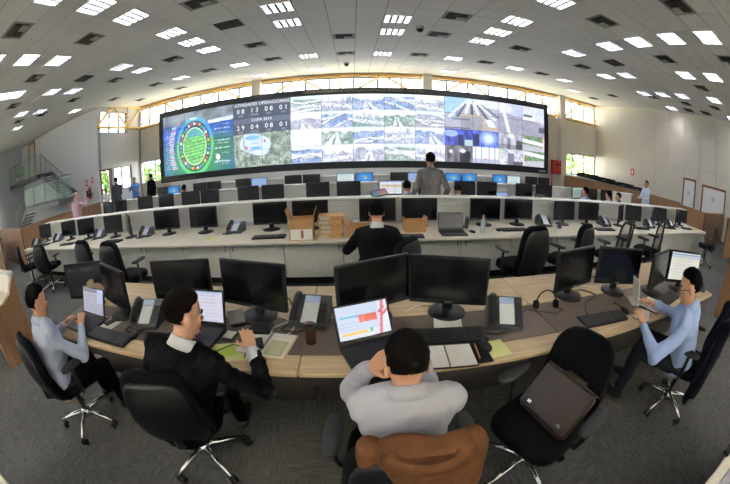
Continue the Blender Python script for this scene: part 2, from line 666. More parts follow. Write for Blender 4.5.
# steel truss outside the clerestory
def truss(label, x0, x1, n, yy, side=False):
    r = thing('roof_truss', label, 'truss', (0, 0, 0), 0, 'yellow roof trusses outside the clerestory')
    def P(a, z):
        return (yy, a, z) if side else (a, yy, z)
    for z in (4.35, 5.5):
        MB().tube([P(x0, z), P(x1, z)], 0.06, 8).build('chord', YELLOW, r)
    st = (x1 - x0) / n
    for k in range(n):
        a, b = x0 + k * st, x0 + (k + 1) * st
        za, zb = (4.35, 5.5) if k % 2 == 0 else (5.5, 4.35)
        MB().tube([P(a, za), P(b, zb)], 0.05, 8).build('brace', YELLOW, r)
        if k % 2:
            MB().tube([P(b, 4.35), P(b, 5.5)], 0.04, 8).build('strut', YELLOW, r)
    return r
truss('yellow steel truss seen through the clerestory above the stadium map screen', -11.9, -4.6, 4, 14.5)
truss('yellow steel truss seen through the clerestory above the middle camera screens', -4.4, 3.3, 4, 14.5)
truss('yellow steel truss seen through the clerestory above the right-hand screens', 3.6, 11.0, 4, 14.5)
truss('yellow steel truss seen through the short clerestory right of the red cabinet column', 11.4, 16.0, 3, 14.5)
truss('yellow steel truss seen through the small high window on the left side wall', 10.8, 14.6, 3, -11.72, True)

struct('added_eave', MB().box(XL - 3, XR + 3, YF + 0.22, 17.2, 6.12, 6.3), PART_W)  # unseen eave put in to shade the truss from sun and sky
# doors
def door(name, mkframe, mkleaf, extra=None):
    o = mkframe.build(name, BROWN_FR)
    o['kind'] = 'structure'
    mkleaf.build('leaf', DOOR_W, o)
    return o
x = XR
for n_, (y0, y1, zt) in (('door_1', (6.83, 7.6, 2.1)), ('door_2', (4.95, 6.38, 2.0))):
    fr = MB().box(x - 0.05, x + 0.03, y1 - 0.06, y1 + 0.02, 0, zt).box(x - 0.05, x + 0.03, y0 - 0.02, y0 + 0.03, 0, zt).box(x - 0.05, x + 0.03, y0 - 0.02, y1 + 0.02, zt - 0.07, zt + 0.02)
    d = door(n_, fr, MB().box(x - 0.025, x - 0.003, y0 + 0.03, y1 - 0.06, 0.01, zt - 0.07))
    MB().box(x - 0.03, x - 0.026, (y0 + y1) / 2 - 0.08, (y0 + y1) / 2 + 0.1, 1.4, 1.58).build('door_notice', mat('notice_grey', 'b9b9b9', 0.7), d)
    MB().cap((x - 0.06, y0 + 0.12, 1.02), 0.012, (x - 0.06, y0 + 0.24, 1.02), 0.012, 8).build('handle', CHROME, d)
# open doorway on the left return wall: only its brown frame, daylight behind
fr = MB().box(XL - 0.1, XL + 0.04, DL[0] - 0.02, DL[0] + 0.06, 0, 2.32).box(XL - 0.1, XL + 0.04, DL[1] - 0.1, DL[1] + 0.02, 0, 2.32).box(XL - 0.1, XL + 0.04, DL[0], DL[1], 2.25, 2.34)
o = fr.build('door_3', BROWN_FR); o['kind'] = 'structure'
# upper door on the wing wall
fr = MB().box(-19.75, -19.6, YW - 0.05, YW, 3.02, 5.22).box(-18.85, -18.75, YW - 0.05, YW, 3.02, 5.22).box(-19.75, -18.75, YW - 0.05, YW, 5.15, 5.25)
o = fr.build('door_4', mat('door_orange', '9a5a34', 0.5)); o['kind'] = 'structure'
MB().box(-19.6, -18.85, YW - 0.03, YW - 0.005, 3.02, 5.15).build('leaf', mat('door_cream', 'cdbfb0', 0.6), o)

# ---------------------------------------------------------------- ceiling: lay-in tiles on a grid
TX, TY, GX, GY = 0.6197, 0.52, 0.095, 1.36
def cell_of(px, py):
    """grid cell hit by the sight line through a point of the picture"""
    a, b = px - 365, 242 - py
    r = math.hypot(a, b) + 1e-9
    th = 2 * math.asin(r / (2 * F_PX))
    d = math.sin(th) * (a / r * _r2 + b / r * _u2) + math.cos(th) * _fw
    t = (C0 - CAM_H) / (d[2] - CS * d[1])
    p = t * d
    return math.floor((p[0] - GX) / TX), math.floor((p[1] - GY) / TY)
def cell_c(i, j):
    y = GY + (j + 0.5) * TY
    return GX + (i + 0.5) * TX, y, zc(y)
LIGHTS_PX = [(49, 1), (99, 5), (31.5, 57.5), (64.5, 58.5), (2, 58), (117.5, 67.5), (137, 16), (168, 30), (192.5, 41), (211.5, 50.5), (144, 70),
    (181, 77.6), (275, 4.5), (287, 22.5), (240.5, 65.5), (259, 76), (308.5, 57), (316.7, 70), (397, 18.5), (391, 33), (383, 54.5), (451, 58.8),
    (448, 72.2), (547, 3.5), (521, 17.5), (497, 31.5), (479.7, 41.7), (517, 68.6), (489.6, 77), (601, 46), (572, 52), (632.6, 39.7), (605.6, 76.2),
    (629.1, 74.8), (669, 36.3), (708, 35), (566.5, 81.5), (580, 91.4), (643.8, 93.8), (664.5, 94.7), (681.4, 73.3), (710.8, 75.8), (686, 96), (711, 99),
    (673, 109), (728.6, 117.5), (23, 93), (48.8, 91), (72.7, 90.7), (1.6, 94.8), (39.7, 111.3), (75, 109.3), (19, 114.3), (17, 128.7)]
DIFF_PX = [(20.7, 29.8), (97.5, 39.3), (41, 77.5), (173.6, 60.8), (206.7, 72), (191, 0.5), (251.4, 43.3), (272, 61), (341.5, 34), (345, 55), (436, 36.4),
    (418.4, 56.5), (449, 13), (517, 50), (486, 64), (543, 75), (597, 21.5), (659, 59), (579, 67.6), (677, 5), (726, 61.5), (697, 88), (650.3, 97.7),
    (689, 104.5), (719.7, 110), (613.6, 97), (590.5, 98), (115.6, 81.5), (74.4, 101), (111.8, 100.1), (10, 107.2), (43, 115.8), (18, 122.6), (153.5, 86),
    (176, 89.6), (134.5, 101)]
GRILLE_PX = [(228, 23), (458, 15.2), (616, 62), (83, 78), (689.6, 110.7), (709.5, 114)]
DIM = {(117.5, 67.5), (144, 70), (181, 77.6), (48.8, 91), (72.7, 90.7), (601, 46), (572, 52), (629.1, 74.8), (643.8, 93.8), (664.5, 94.7), (686, 96), (39.7, 111.3), (19, 114.3), (17, 128.7), (580, 91.4), (566.5, 81.5)}
used = {}
for kind_, L_ in (('light', LIGHTS_PX), ('diff', DIFF_PX), ('grille', GRILLE_PX)):
    for q in L_:
        c = cell_of(*q)
        cy = cell_c(*c)
        if c in used or cy[1] > YF - 0.4 or cy[0] > XR - 0.4 or (cy[0] < XL + 0.3 and cy[1] > YW - 0.3):
            continue
        used[c] = (kind_, q)
REAR = {}  # added lamp row out of view, lifts the light on the foreground
for jr, y_ in enumerate((-2.6,)):
    j_ = math.floor((y_ - GY) / TY)
    for ir in range(13):
        i_ = math.floor((-18.6 + ir * 2.48 - GX) / TX)
        if (i_, j_) not in used and proj(cell_c(i_, j_))[1] < -14 or y_ < -1:
            REAR[(i_, j_)] = (ir, jr)
ceil = MB()
ceil.prism([(YB - 0.3, zc(YB - 0.3) + 0.012), (YF + 0.2, zc(YF + 0.2) + 0.012), (YF + 0.2, zc(YF + 0.2) + 0.3), (YB - 0.3, zc(YB - 0.3) + 0.3)], XW - 0.3, XR + 0.3, 'x')
ceil = struct('ceiling', ceil, CEIL_G)
tile_me = MB().box(-TX / 2 + 0.009, TX / 2 - 0.009, -TY / 2 + 0.009, TY / 2 - 0.009, 0.0, 0.014).mesh('ceiling_tile', CEIL_M)
ANG = math.atan(CS)
cells = []
for i in range(int((XW - GX) / TX) - 1, int((XR - GX) / TX) + 1):
    for j in range(int((YB - GY) / TY) - 1, int((YF - GY) / TY) + 1):
        if (i, j) in used or (i, j) in REAR:
            continue
        c = cell_c(i, j)
        if not (XW < c[0] < XR and YB < c[1] < YF - 0.1) or (c[0] < XL and c[1] > YW):
            continue
        u, v_, L_ = proj(c)
        ok = -12 < u < 742 and -12 < v_ < 496 and c[1] > -1
        cells.append((0 if ok else 1, L_, i, j, c))
cells.sort()
rest = MB()
for k, (hid, L_, i, j, c) in enumerate(cells):
    if k < 300 and not hid:
        link('ceiling_tile', tile_me, ceil, c, (ANG, 0, 0))
    else:
        M = Matrix.Translation(c) @ Matrix.Rotation(ANG, 4, 'X')
        rest.box(-TX / 2 + 0.009, TX / 2 - 0.009, -TY / 2 + 0.009, TY / 2 - 0.009, 0.0, 0.014, M)
o = rest.build('ceiling_tiles_beyond', CEIL_M, ceil)
o['kind'] = 'stuff'

# luminaires
LIT = emit('lamp_light', 'f6f7ff', LIGHT_E)
LIT_DIM = emit('lamp_light_dim', 'e6e8ff', LIGHT_E * 0.35)
LOUVRE = mat('louvre_aluminium', '8f8f94', 0.5, 0.2)
lw, ld = TX - 0.02, TY - 0.02
house_me = MB().box(-lw / 2, lw / 2, -ld / 2, -ld / 2 + 0.015, -0.022, 0.02).box(-lw / 2, lw / 2, ld / 2 - 0.015, ld / 2, -0.022, 0.02).box(-lw / 2, -lw / 2 + 0.015, -ld / 2, ld / 2, -0.022, 0.02).box(lw / 2 - 0.015, lw / 2, -ld / 2, ld / 2, -0.022, 0.02).mesh('housing', PART_W)
lv = MB()
for k in range(1, 4):
    xx = -lw / 2 + lw * k / 4
    lv.box(xx - 0.03, xx + 0.03, -ld / 2 + 0.015, ld / 2 - 0.015, -0.02, -0.008)
for k in range(1, 8):
    yy = -ld / 2 + ld * k / 8
    lv.box(-lw / 2 + 0.015, lw / 2 - 0.015, yy - 0.017, yy + 0.017, -0.02, -0.008)
louvre_me = lv.mesh('louvre', LOUVRE)
tube_mes = {}
for nm, m_ in (('bright', LIT), ('dim', LIT_DIM)):
    tube_mes[nm] = MB().box(-lw / 8 + 0.03, lw / 8 - 0.03, -ld / 2 + 0.02, ld / 2 - 0.02, 0.002, 0.01).mesh('lamp_tube', m_)
rows_j = sorted({j for (i, j), v_ in used.items() if v_[0] == 'light'})
row_members = {j: sorted(i for (i, jj), v_ in used.items() if v_[0] == 'light' and jj == j) for j in rows_j}
def nth(k):
    return ORD[k] if k < len(ORD) else str(k + 1) + 'th'
def place_name(i, j, rows, members, what):
    k, r = members[j].index(i), rows.index(j)
    n = len(members[j])
    pos = 'the only one' if n == 1 else ('leftmost' if k == 0 else 'rightmost' if k == n - 1 else nth(k) + ' from left')
    return '%s in %s %s row from camera' % (pos, nth(r), what)
for (i, j), (kind_, q) in used.items():
    if kind_ != 'light':
        continue
    dim = q in DIM
    r = thing('ceiling_light', '%s louvred ceiling light, %s' % ('faint' if dim else 'bright', place_name(i, j, rows_j, row_members, 'lamp')), 'ceiling light', cell_c(i, j), 0, 'louvred lights in the tiled ceiling')
    r.rotation_euler = (ANG, 0, 0)
    link('housing', house_me, r)
    link('louvre', louvre_me, r)
    for k in range(4):
        link('lamp_tube', tube_mes['dim' if dim else 'bright'], r, (-lw / 2 + lw * (k + 0.5) / 4, 0, 0))
for (i, j), (ir, jr) in REAR.items():
    r = thing('ceiling_light', 'added louvred ceiling light behind camera, %s from left in the rear row' % nth(ir), 'ceiling light', cell_c(i, j), 0, 'louvred lights in the tiled ceiling')
    r.rotation_euler = (ANG, 0, 0)
    link('housing', house_me, r)
    link('louvre', louvre_me, r)
    for k in range(4):
        link('lamp_tube', tube_mes['bright'], r, (-lw / 2 + lw * (k + 0.5) / 4, 0, 0))
# air diffusers: a dark half, a light quarter and a grey quarter
VENT_D = mat('vent_dark', '2e2c28', 0.7)
VENT_L = mat('vent_plate', 'a9a9a6', 0.5)
da = MB()
for k in range(6):
    yy = -0.22 + 0.035 * k
    da.box(-0.26, 0.26, yy, yy + 0.02, -0.014, 0.0)
for k in range(5):
    yy = 0.02 + 0.04 * k
    da.box(-0.26, 0.0, yy, yy + 0.024, -0.014, 0.0)
blade_me = da.mesh('blade', VENT_D)
back_me = MB().box(-0.28, 0.28, -0.235, 0.235, 0.0, 0.012).mesh('vent_back', mat('vent_hole', '1a1917', 0.9))
plate_me = MB().cbox((0.14, 0.115, -0.01), (0.26, 0.2, 0.02), 0.006).mesh('vent_plate', VENT_L)
tilef_me = MB().box(-TX / 2 + 0.009, TX / 2 - 0.009, -TY / 2 + 0.009, TY / 2 - 0.009, 0.012, 0.016).mesh('vent_frame', CEIL_M)
gr = MB()
for k in range(14):
    yy = -0.23 + 0.034 * k
    gr.box(-0.29, 0.29, yy, yy + 0.02, -0.012, 0.0)
grille_me = gr.mesh('grille_blade', VENT_D)
vr = sorted({j for (i, j), v_ in used.items() if v_[0] != 'light'})
vm = {j: sorted(i for (i, jj), v_ in used.items() if v_[0] != 'light' and jj == j) for j in vr}
for (i, j), (kind_, q) in used.items():
    if kind_ == 'light':
        continue
    if kind_ == 'diff':
        r = thing('air_diffuser', 'dark air diffuser with one pale quarter, %s' % place_name(i, j, vr, vm, 'vent'), 'air vent', cell_c(i, j), 0, 'air vents in the tiled ceiling')
        link('blade', blade_me, r); link('vent_plate', plate_me, r)
    else:
        r = thing('air_grille', 'plain dark return air grille, %s' % place_name(i, j, vr, vm, 'vent'), 'air vent', cell_c(i, j), 0, 'air vents in the tiled ceiling')
        link('blade', grille_me, r)
    r.rotation_euler = (ANG, 0, 0)
    link('vent_back', back_me, r); link('vent_frame', tilef_me, r)
    if kind_ == 'diff':
        for ch in r.children:
            if ch.name.split('.')[0] != 'vent_frame':
                ch.scale = (0.8, 0.8, 1)
# two dome cameras hanging from the tiles
for n_, q in enumerate(((345.7, 63), (419, 27.3))):
    i, j = cell_of(*q)
    c = cell_c(i, j)
    r = thing('dome_camera', ('dark dome camera under the ceiling, far one before the clerestory', 'dark dome camera under the ceiling, nearer one right of centre')[n_], 'camera', (c[0], c[1], zc(c[1])))
    MB().lathe([(0.11, 0.0), (0.11, -0.05), (0.09, -0.06)], 18).build('mount', VENT_L, r, True)
    MB().lathe([(0.088, -0.06), (0.085, -0.1), (0.06, -0.14), (0.02, -0.16)], 18).build('dome', SCREEN_OFF, r, True)
# ================================================================ VIDEO WALL: 14 x 4 flat displays in a black surround
PW, PH, VX0, VZ0, VY = 1.33, 0.742, -9.31, 1.42, 13.5
GW, GH = 48, 27
CW, CHH = GW * 14, GH * 4
IMG = np.zeros((CHH + 1, CW + 1, 3))
def blk(c0, r0, nc, nr):
    return slice(r0 * GH, (r0 + nr) * GH + 1), slice(c0 * GW, (c0 + nc) * GW + 1)
def uv(H, W):
    return np.meshgrid(np.linspace(0, 1, W), np.linspace(0, 1, H))
def col(*c):
    return np.array(c, float)
def street(seed, tone, H=GH + 1, W=GW + 1):
    """hazy over-exposed street camera view; three kinds: avenue, overpass from above, skyline"""
    r = np.random.default_rng(seed)
    u, v = uv(H, W)
    if r.random() < 0.5:
        u = 1 - u
    n1, n2, n3 = vnoise(H, W, 7, seed), vnoise(H, W, 3, seed + 1), vnoise(H, W, 1.5, seed + 2)
    nn = (0.5 * n1 + 0.3 * n2 + 0.2 * n3)
    tc = col(0.34, 0.46, 0.38) if tone == 'g' else col(0.36, 0.46, 0.66) if tone == 'b' else col(0.5, 0.5, 0.58)
    light = col(0.9, 0.92, 0.97)
    kind = seed % 3
    g = np.clip((nn - 0.3) * 2.4, 0, 1)[..., None]
    im = tc * (1 - g) + (tc * 0.5 + light * 0.5) * g
    if kind == 0:
        hz = r.uniform(0.2, 0.4)
        sky = v < hz + (n1 - 0.5) * 0.25
        im = np.where(sky[..., None], col(0.93, 0.96, 1.0), im)
        vx, bx, wd = r.uniform(0.3, 0.7), r.uniform(0.2, 0.9), r.uniform(0.12, 0.26)
        t = np.clip((v - hz) / (1 - hz), 0, 1)
        c_ = vx + (bx - vx) * t
        for off, w_ in ((-0.35, 0.5), (0.35, 0.5)):
            rd = (np.abs(u - c_ - off * wd * t * 2) < wd * w_ * t) & ~sky
            im = np.where(rd[..., None], light * (0.82 + 0.22 * n3[..., None]), im)
        rd = (np.abs(u - c_) < 0.03 * t) & ~sky
        im[rd] = tc * 0.8
    elif kind == 1:
        a = r.uniform(-0.6, 0.6)
        for k in range(3):
            o = r.uniform(0.1, 0.9)
            rd = np.abs(v - o - a * (u - 0.5) - 0.12 * np.sin(u * 4 + k)) < r.uniform(0.05, 0.11)
            im = np.where(rd[..., None], light * (0.8 + 0.25 * n3[..., None]), im)
            ed = np.abs(v - o - 0.1 - a * (u - 0.5) - 0.12 * np.sin(u * 4 + k)) < 0.02
            im[ed] = im[ed] * 0.55
        im = np.where((v < 0.14 + 0.1 * n1)[..., None], col(0.82, 0.92, 1.0), im)
    else:
        hz = r.uniform(0.3, 0.55)
        im = np.where((v < hz)[..., None], col(0.94, 0.97, 1.0), im)
        for _ in range(9):
            x0, w_, h_ = r.uniform(-0.05, 1), r.uniform(0.05, 0.14), r.uniform(0.06, 0.3)
            m = (u > x0) & (u < x0 + w_) & (v > hz - h_) & (v < hz + 0.12)
            im[m] = im[m] * 0.35 + col(0.6, 0.65, 0.78) * r.uniform(0.6, 1.15) * 0.65
        rd = np.abs(v - hz - 0.28 - 0.25 * (u - 0.5)) < 0.1
        im = np.where(rd[..., None], light * (0.75 + 0.3 * n3[..., None]), im)
    for _ in range(16):
        cx, cy = r.uniform(0.1, 0.9), r.uniform(0.45, 0.98)
        m = (np.abs(u - cx) < 0.022) & (np.abs(v - cy) < 0.028)
        im[m] = [col(0.22, 0.24, 0.3), col(0.97, 0.97, 1), col(0.7, 0.5, 0.48), col(0.3, 0.38, 0.58)][r.integers(4)]
    return im * (0.86 + 0.3 * n3[..., None]) + 0.03
# --- stadium map over the first three columns
H, W = CHH + 1, GW * 3 + 1
u, v = uv(H, W)
n1, n2 = vnoise(H, W, 12, 3), vnoise(H, W, 4, 4)
im = np.ones((H, W, 3)) * col(0.10, 0.26, 0.62)
im = im * (0.75 + 0.6 * n1[..., None])
gm = np.clip(1.2 - np.hypot((u - 0.5) / 0.62, (v - 0.88) / 0.5), 0, 1)[..., None]
im = im * (1 - gm) + col(0.2, 0.55, 0.26) * gm
gm = np.clip(1.1 - np.hypot((u - 0.86) / 0.3, (v - 0.62) / 0.25), 0, 1)[..., None]
im = im * (1 - gm) + col(0.13, 0.42, 0.22) * gm
top = np.clip((0.2 - v + 0.05 * n1) / 0.06, 0, 1)[..., None]
im = im * (1 - top) + (col(0.5, 0.52, 0.55) * (0.7 + 0.5 * vnoise(H, W, 9, 9))[..., None]) * top
st = (np.abs(v - 0.2 - 0.06 * (1 - u)) < 0.03) & (u > 0.66)
im[st] = col(0.85, 0.88, 0.92)
cu_, cv_ = 0.475, 0.57
rr = np.hypot((u - cu_) / 0.205, (v - cv_) / 0.375)
im = np.where(((rr > 1.1) & (rr < 1.28))[..., None], im * 0.35 + np.where((v < 0.45)[..., None], col(0.25, 0.75, 0.95), col(0.4, 0.9, 0.45)) * 0.7, im)
im = np.where(((rr > 0.82) & (rr < 1.1))[..., None], im * 0.4 + col(0.12, 0.2, 0.2) * 0.6, im)
fld = rr < 0.8
im = np.where(fld[..., None], col(0.42, 0.78, 0.36) * (0.75 + 0.35 * np.sin(v * 60 + u * 8) ** 2)[..., None] * (0.8 + 0.4 * n2[..., None]), im)
im = np.where((fld & (v < 0.42))[..., None], im * 0.4 + col(0.25, 0.55, 0.85) * 0.6, im)
im = np.where(((rr > 0.76) & (rr < 0.82))[..., None], col(0.78, 0.96, 0.62), im)
ring_flags = [col(0.95, 0.95, 0.95), col(0.9, 0.2, 0.2), col(0.98, 0.8, 0.2), col(0.3, 0.7, 0.3), col(0.4, 0.6, 0.95), col(0.95, 0.5, 0.2)]
for k in range(32):
    a = 2 * PI * k / 32
    fx, fy = cu_ + 0.205 * 0.96 * math.sin(a), cv_ - 0.375 * 0.96 * math.cos(a)
    m = (np.abs(u - fx) < 0.014) & (np.abs(v - fy) < 0.02)
    im[m] = ring_flags[(k * 7 + k // 5) % 6]
r_ = np.random.default_rng(5)
for k in range(24):
    vy_ = 0.22 + 0.7 * k / 24
    ux = 0.14 + 0.05 * math.sin(PI * (k / 24)) * -1
    m = (np.abs(v - vy_) < 0.009) & (u > ux) & (u < ux + 0.075) & (r_.random((H, W)) < 0.85)
    im[m] = [col(0.9, 0.93, 1), col(0.75, 0.8, 0.95), col(0.95, 0.7, 0.7)][k % 3]
    m = (np.abs(v - vy_) < 0.006) & (u > 0.035) & (u < 0.115) & (r_.random((H, W)) < 0.5)
    im[m] = col(0.6, 0.75, 0.9)
for k, vy_ in enumerate((0.22, 0.28, 0.345, 0.41, 0.53, 0.58, 0.65, 0.74, 0.86, 0.9)):
    m = (np.abs(v - vy_) < 0.011) & (u > 0.74) & (u < 0.95) & (r_.random((H, W)) < (0.25 if k % 2 else 0.5))
    im[m] = col(0.85, 0.92, 0.95)
m = np.hypot((u - 0.79) / 0.028, (v - 0.79) / 0.045) < 1
im[m] = col(0.93, 0.97, 0.93)
m = (np.abs(v - 0.12) < 0.012) & (np.abs(u - 0.46) < 0.05)
im[m] = col(0.9, 0.92, 0.95)
a, b = blk(0, 0, 3, 4)
IMG[a, b] = im
# --- clocks
a, b = blk(3, 0, 2, 2)
H, W = 2 * GH + 1, 2 * GW + 1
u, v = uv(H, W)
im = np.ones((H, W, 3)) * col(0.24, 0.25, 0.3)
im = np.where(((v > 0.5) & (v < 0.68))[..., None], col(0.33, 0.36, 0.43), im)
im = np.where((v < 0.16)[..., None], col(0.3, 0.31, 0.36), im)
IMG[a, b] = im
# --- toppled white car in long grass
a, b = blk(3, 2, 2, 2)
n1, n2, n3 = vnoise(H, W, 5, 21), vnoise(H, W, 2, 22), vnoise(H, W, 14, 23)
im = col(0.5, 0.56, 0.48) * (0.5 + 0.8 * n1 * (0.6 + 0.8 * n2))[..., None] + 0.06
im = np.where((n2 > 0.72)[..., None], im * 0.5 + col(0.8, 0.82, 0.75) * 0.5, im)
x_, y_ = u - 0.38, v - 0.32
ca, sa = math.cos(-0.35), math.sin(-0.35)
xr, yr = x_ * ca - y_ * sa * 0.6, x_ * sa / 0.6 + y_ * ca
car = (np.abs(xr) / 0.27) ** 3 + (np.abs(yr) / 0.3) ** 3 < 1
im = np.where(car[..., None], col(0.84, 0.91, 0.98) * (0.9 + 0.15 * n3[..., None]), im)
for (cx, cy, rx, ry, c) in ((0.33, 0.12, 0.13, 0.07, (0.45, 0.68, 0.86)), (0.22, 0.42, 0.025, 0.06, (0.75, 0.3, 0.35)), (0.55, 0.25, 0.02, 0.05, (0.75, 0.3, 0.35)), (0.4, 0.45, 0.1, 0.05, (0.4, 0.65, 0.88)), (0.38, 0.3, 0.07, 0.025, (0.6, 0.75, 0.9))):
    m = ((u - cx) / rx) ** 2 + ((v - cy) / ry) ** 2 < 1
    im[m] = col(*c)
m = np.abs(u - 0.17 - 0.04 * v) < 0.02
im[m & (v < 0.5)] = col(0.7, 0.68, 0.66)
IMG[a, b] = im
# --- 20 street cameras, one of them blank white
tones = 'gwbbw' + 'wbggw' + 'xgbwb' + 'bwwgw'
for r0 in range(4):
    for c0 in range(5):
        a, b = blk(5 + c0, r0, 1, 1)
        t = tones[r0 * 5 + c0]
        IMG[a, b] = np.ones((GH + 1, GW + 1, 3)) if t == 'x' else street(100 + r0 * 5 + c0, t) * 0.8 + col(0.2, 0.215, 0.235)
# --- big view of this kind of room with its desk rows
a, b = blk(10, 0, 2, 2)
n1, n2 = vnoise(H, W, 4, 31), vnoise(H, W, 2, 32)
im = np.ones((H, W, 3)) * col(0.66, 0.68, 0.74)
im[v < 0.25] = col(0.86, 0.9, 0.95)
im = np.where(((v < 0.5) & (u < 0.42 - v * 0.55))[..., None], col(0.62, 0.8, 0.92), im)
for k in range(8):
    tt = k / 7
    e = np.abs(u - (0.35 + 0.3 * tt + (v - 0.15) * (tt - 0.4) * 1.5)) < 0.012 + 0.03 * np.clip(v, 0, 1)
    im[e & (v > 0.17) & (v < 0.62)] = col(0.32, 0.33, 0.38) if k % 2 else col(0.9, 0.92, 0.95)
im[(v > 0.5) & (u > 0.28) & (u < 0.7)] = col(0.58, 0.58, 0.62)
im[(np.abs(v - 0.53) < 0.03) & (u > 0.28) & (u < 0.7)] = col(0.76, 0.68, 0.52)
im[(v > 0.5) & (np.abs(u - 0.7) < 0.018)] = col(0.74, 0.66, 0.5)
im[(np.abs(v - 0.9) < 0.03) & (u > 0.7)] = col(0.74, 0.66, 0.5)
im[(v > 0.62) & (v < 0.86) & (np.abs(u - 0.82 - (v - 0.7) * 0.3) < 0.07)] = col(0.9, 0.91, 0.93)
im[(np.abs(v - 0.68) < 0.015) & (u > 0.12) & (u < 0.45)] = col(0.35, 0.36, 0.4)
im[(np.abs(v - 0.95) < 0.02) & (u < 0.45)] = col(0.35, 0.36, 0.4)
im[np.hypot((u - 0.22) / 0.03, (v - 0.47) / 0.04) < 1] = col(0.35, 0.62, 0.9)
IMG[a, b] = im * (0.9 + 0.2 * n2[..., None])
# --- big view of a pale lobby
a, b = blk(12, 0, 2, 2)
im = np.ones((H, W, 3)) * col(0.82, 0.85, 0.93)
im = np.where((v > 0.45 + 0.28 * np.clip(u - 0.62, 0, 1) - 0.1 * (u < 0.62))[..., None], col(0.6, 0.6, 0.67), im)
im[(v < 0.4) & (u > 0.28) & (u < 0.52)] = col(0.72, 0.76, 0.9)
im[(v < 0.98) & (np.abs(u - 0.07 - v * 0.14) < 0.035)] = col(0.93, 0.92, 0.93)
im[(np.abs(v - 0.33) < 0.04) & (u > 0.53) & (u < 0.72)] = col(0.3, 0.31, 0.36)
im[(v > 0.36) & (v < 0.48) & (u > 0.5) & (u < 0.78)] = col(0.92, 0.92, 0.95)
im[(v > 0.66) & (u > 0.87) & (v < 0.85)] = col(0.33, 0.34, 0.4)
IMG[a, b] = im * (0.92 + 0.15 * n1[..., None])
# --- eight small indoor and gate cameras
H, W = GH + 1, GW + 1
u, v = uv(H, W)
def small(c0, r0, f):
    a, b = blk(c0, r0, 1, 1)
    IMG[a, b] = f
n1, n2 = vnoise(H, W, 6, 41), vnoise(H, W, 2.5, 42)
f = col(0.24, 0.3, 0.72) * (0.5 + 0.8 * n1)[..., None]; f[np.hypot((u - 0.2) / 0.25, (v - 0.25) / 0.2) < 1] = col(0.6, 0.68, 0.98); f[(v > 0.6) & (u > 0.7)] = col(0.68, 0.8, 0.8); f[(u > 0.45) & (u < 0.65) & (v > 0.3)] *= 0.4
small(10, 2, f)
f = col(0.3, 0.4, 0.85) * (0.6 + 0.6 * n1)[..., None]; g = np.clip(1.3 - np.hypot((u - 0.6) / 0.33, (v - 0.45) / 0.45), 0, 1)[..., None]; f = f * (1 - g) + col(0.85, 0.95, 1) * g; f[(u < 0.25) & (v > 0.2)] *= 0.45
small(11, 2, f)
f = col(0.75, 0.75, 0.8) * (0.7 + 0.4 * n1)[..., None]; f[(v > 0.7)] *= 0.75; f[(u > 0.72) & (v > 0.4)] *= 0.45; f[(u > 0.35) & (u < 0.5) & (v > 0.25)] *= 0.7; f[(u > 0.4) & (u < 0.62) & (v < 0.25)] = col(0.97, 0.97, 1)
small(12, 2, f)
def gate(sx):
    f = col(0.42, 0.55, 0.36) * (0.7 + 0.6 * n2)[..., None]
    f[np.abs(v - 0.3 - 0.2 * u * sx) < 0.12] = col(0.93, 0.93, 0.95)
    f[(v > 0.55 + 0.15 * u)] = col(0.72, 0.73, 0.76)
    f[(u > 0.92)] = col(0.9, 0.78, 0.78)
    return f
small(13, 2, gate(1)); small(13, 3, gate(-1)[:, ::-1])
f = col(0.4, 0.39, 0.42) * (0.5 + 0.9 * n1)[..., None]; f[(u > 0.5) & (u < 0.9) & (v > 0.3)] *= 0.35; f[np.hypot((u - 0.62) / 0.12, (v - 0.3) / 0.12) < 1] = col(0.85, 0.85, 0.88); f[np.hypot((u - 0.2) / 0.07, (v - 0.35) / 0.1) < 1] = col(0.85, 0.85, 0.88)
small(10, 3, f)
f = np.ones((H, W, 3)) * col(0.93, 0.94, 0.98); f[v > 0.72] = col(0.7, 0.72, 0.8)
for xx in (0.1, 0.33, 0.62, 0.85):
    f[np.abs(u - xx) < 0.018] = col(0.5, 0.62, 0.7)
f[(np.abs(u - 0.47) < 0.05) & (v > 0.7) & (v < 0.8)] = col(0.9, 0.3, 0.25)
small(11, 3, f)
f = col(0.8, 0.82, 0.88) * (0.7 + 0.5 * n2)[..., None]; f[(np.abs(u - 0.5) < 0.13) & (v > 0.25)] = col(0.45, 0.45, 0.5); f[(u > 0.6) & (v > 0.75)] = col(0.3, 0.3, 0.33); f[(u < 0.15) & (v < 0.6)] = col(0.75, 0.82, 0.72)
small(12, 3, f)

_a, _b = blk(0, 0, 5, 4)
IMG[_a, _b] = IMG[_a, _b] * 0.84 + col(0.13, 0.15, 0.17)
_a, _b = blk(10, 0, 4, 4)
IMG[_a, _b] = IMG[_a, _b] * 0.9 + col(0.1, 0.1, 0.12)
vw = thing('video_wall', 'huge black-framed video wall showing a stadium map, clocks and street cameras', 'video wall', (0, VY, 0))
FR = mat('video_frame', '101216', 0.5)
x1, z1 = VX0 + 14 * PW, VZ0 + 4 * PH
fr = MB()
fr.box(VX0 - 0.25, x1 + 0.25, 0.0, 0.3, z1, 4.66)
fr.box(VX0 - 0.25, x1 + 0.25, 0.0, 0.3, 1.13, VZ0)
fr.box(VX0 - 0.25, VX0, 0.0, 0.3, VZ0, z1)
fr.box(x1, x1 + 0.25, 0.0, 0.3, VZ0, z1)
fr.box(VX0, x1, 0.08, 0.3, VZ0, z1)
fr.build('surround', FR, vw)
VM = picture('video_picture', 0.47)
for r0 in range(4):
    for c0 in range(14):
        a, b = blk(c0, r0, 1, 1)
        M = Matrix.Translation((VX0 + (c0 + 0.5) * PW, 0.03, z1 - (r0 + 0.5) * PH))
        image_grid('display', IMG[a, b], PW - 0.012, PH - 0.012, VM, vw, M)
WT = emit('clock_digit', 'f4f6ff', 0.46)
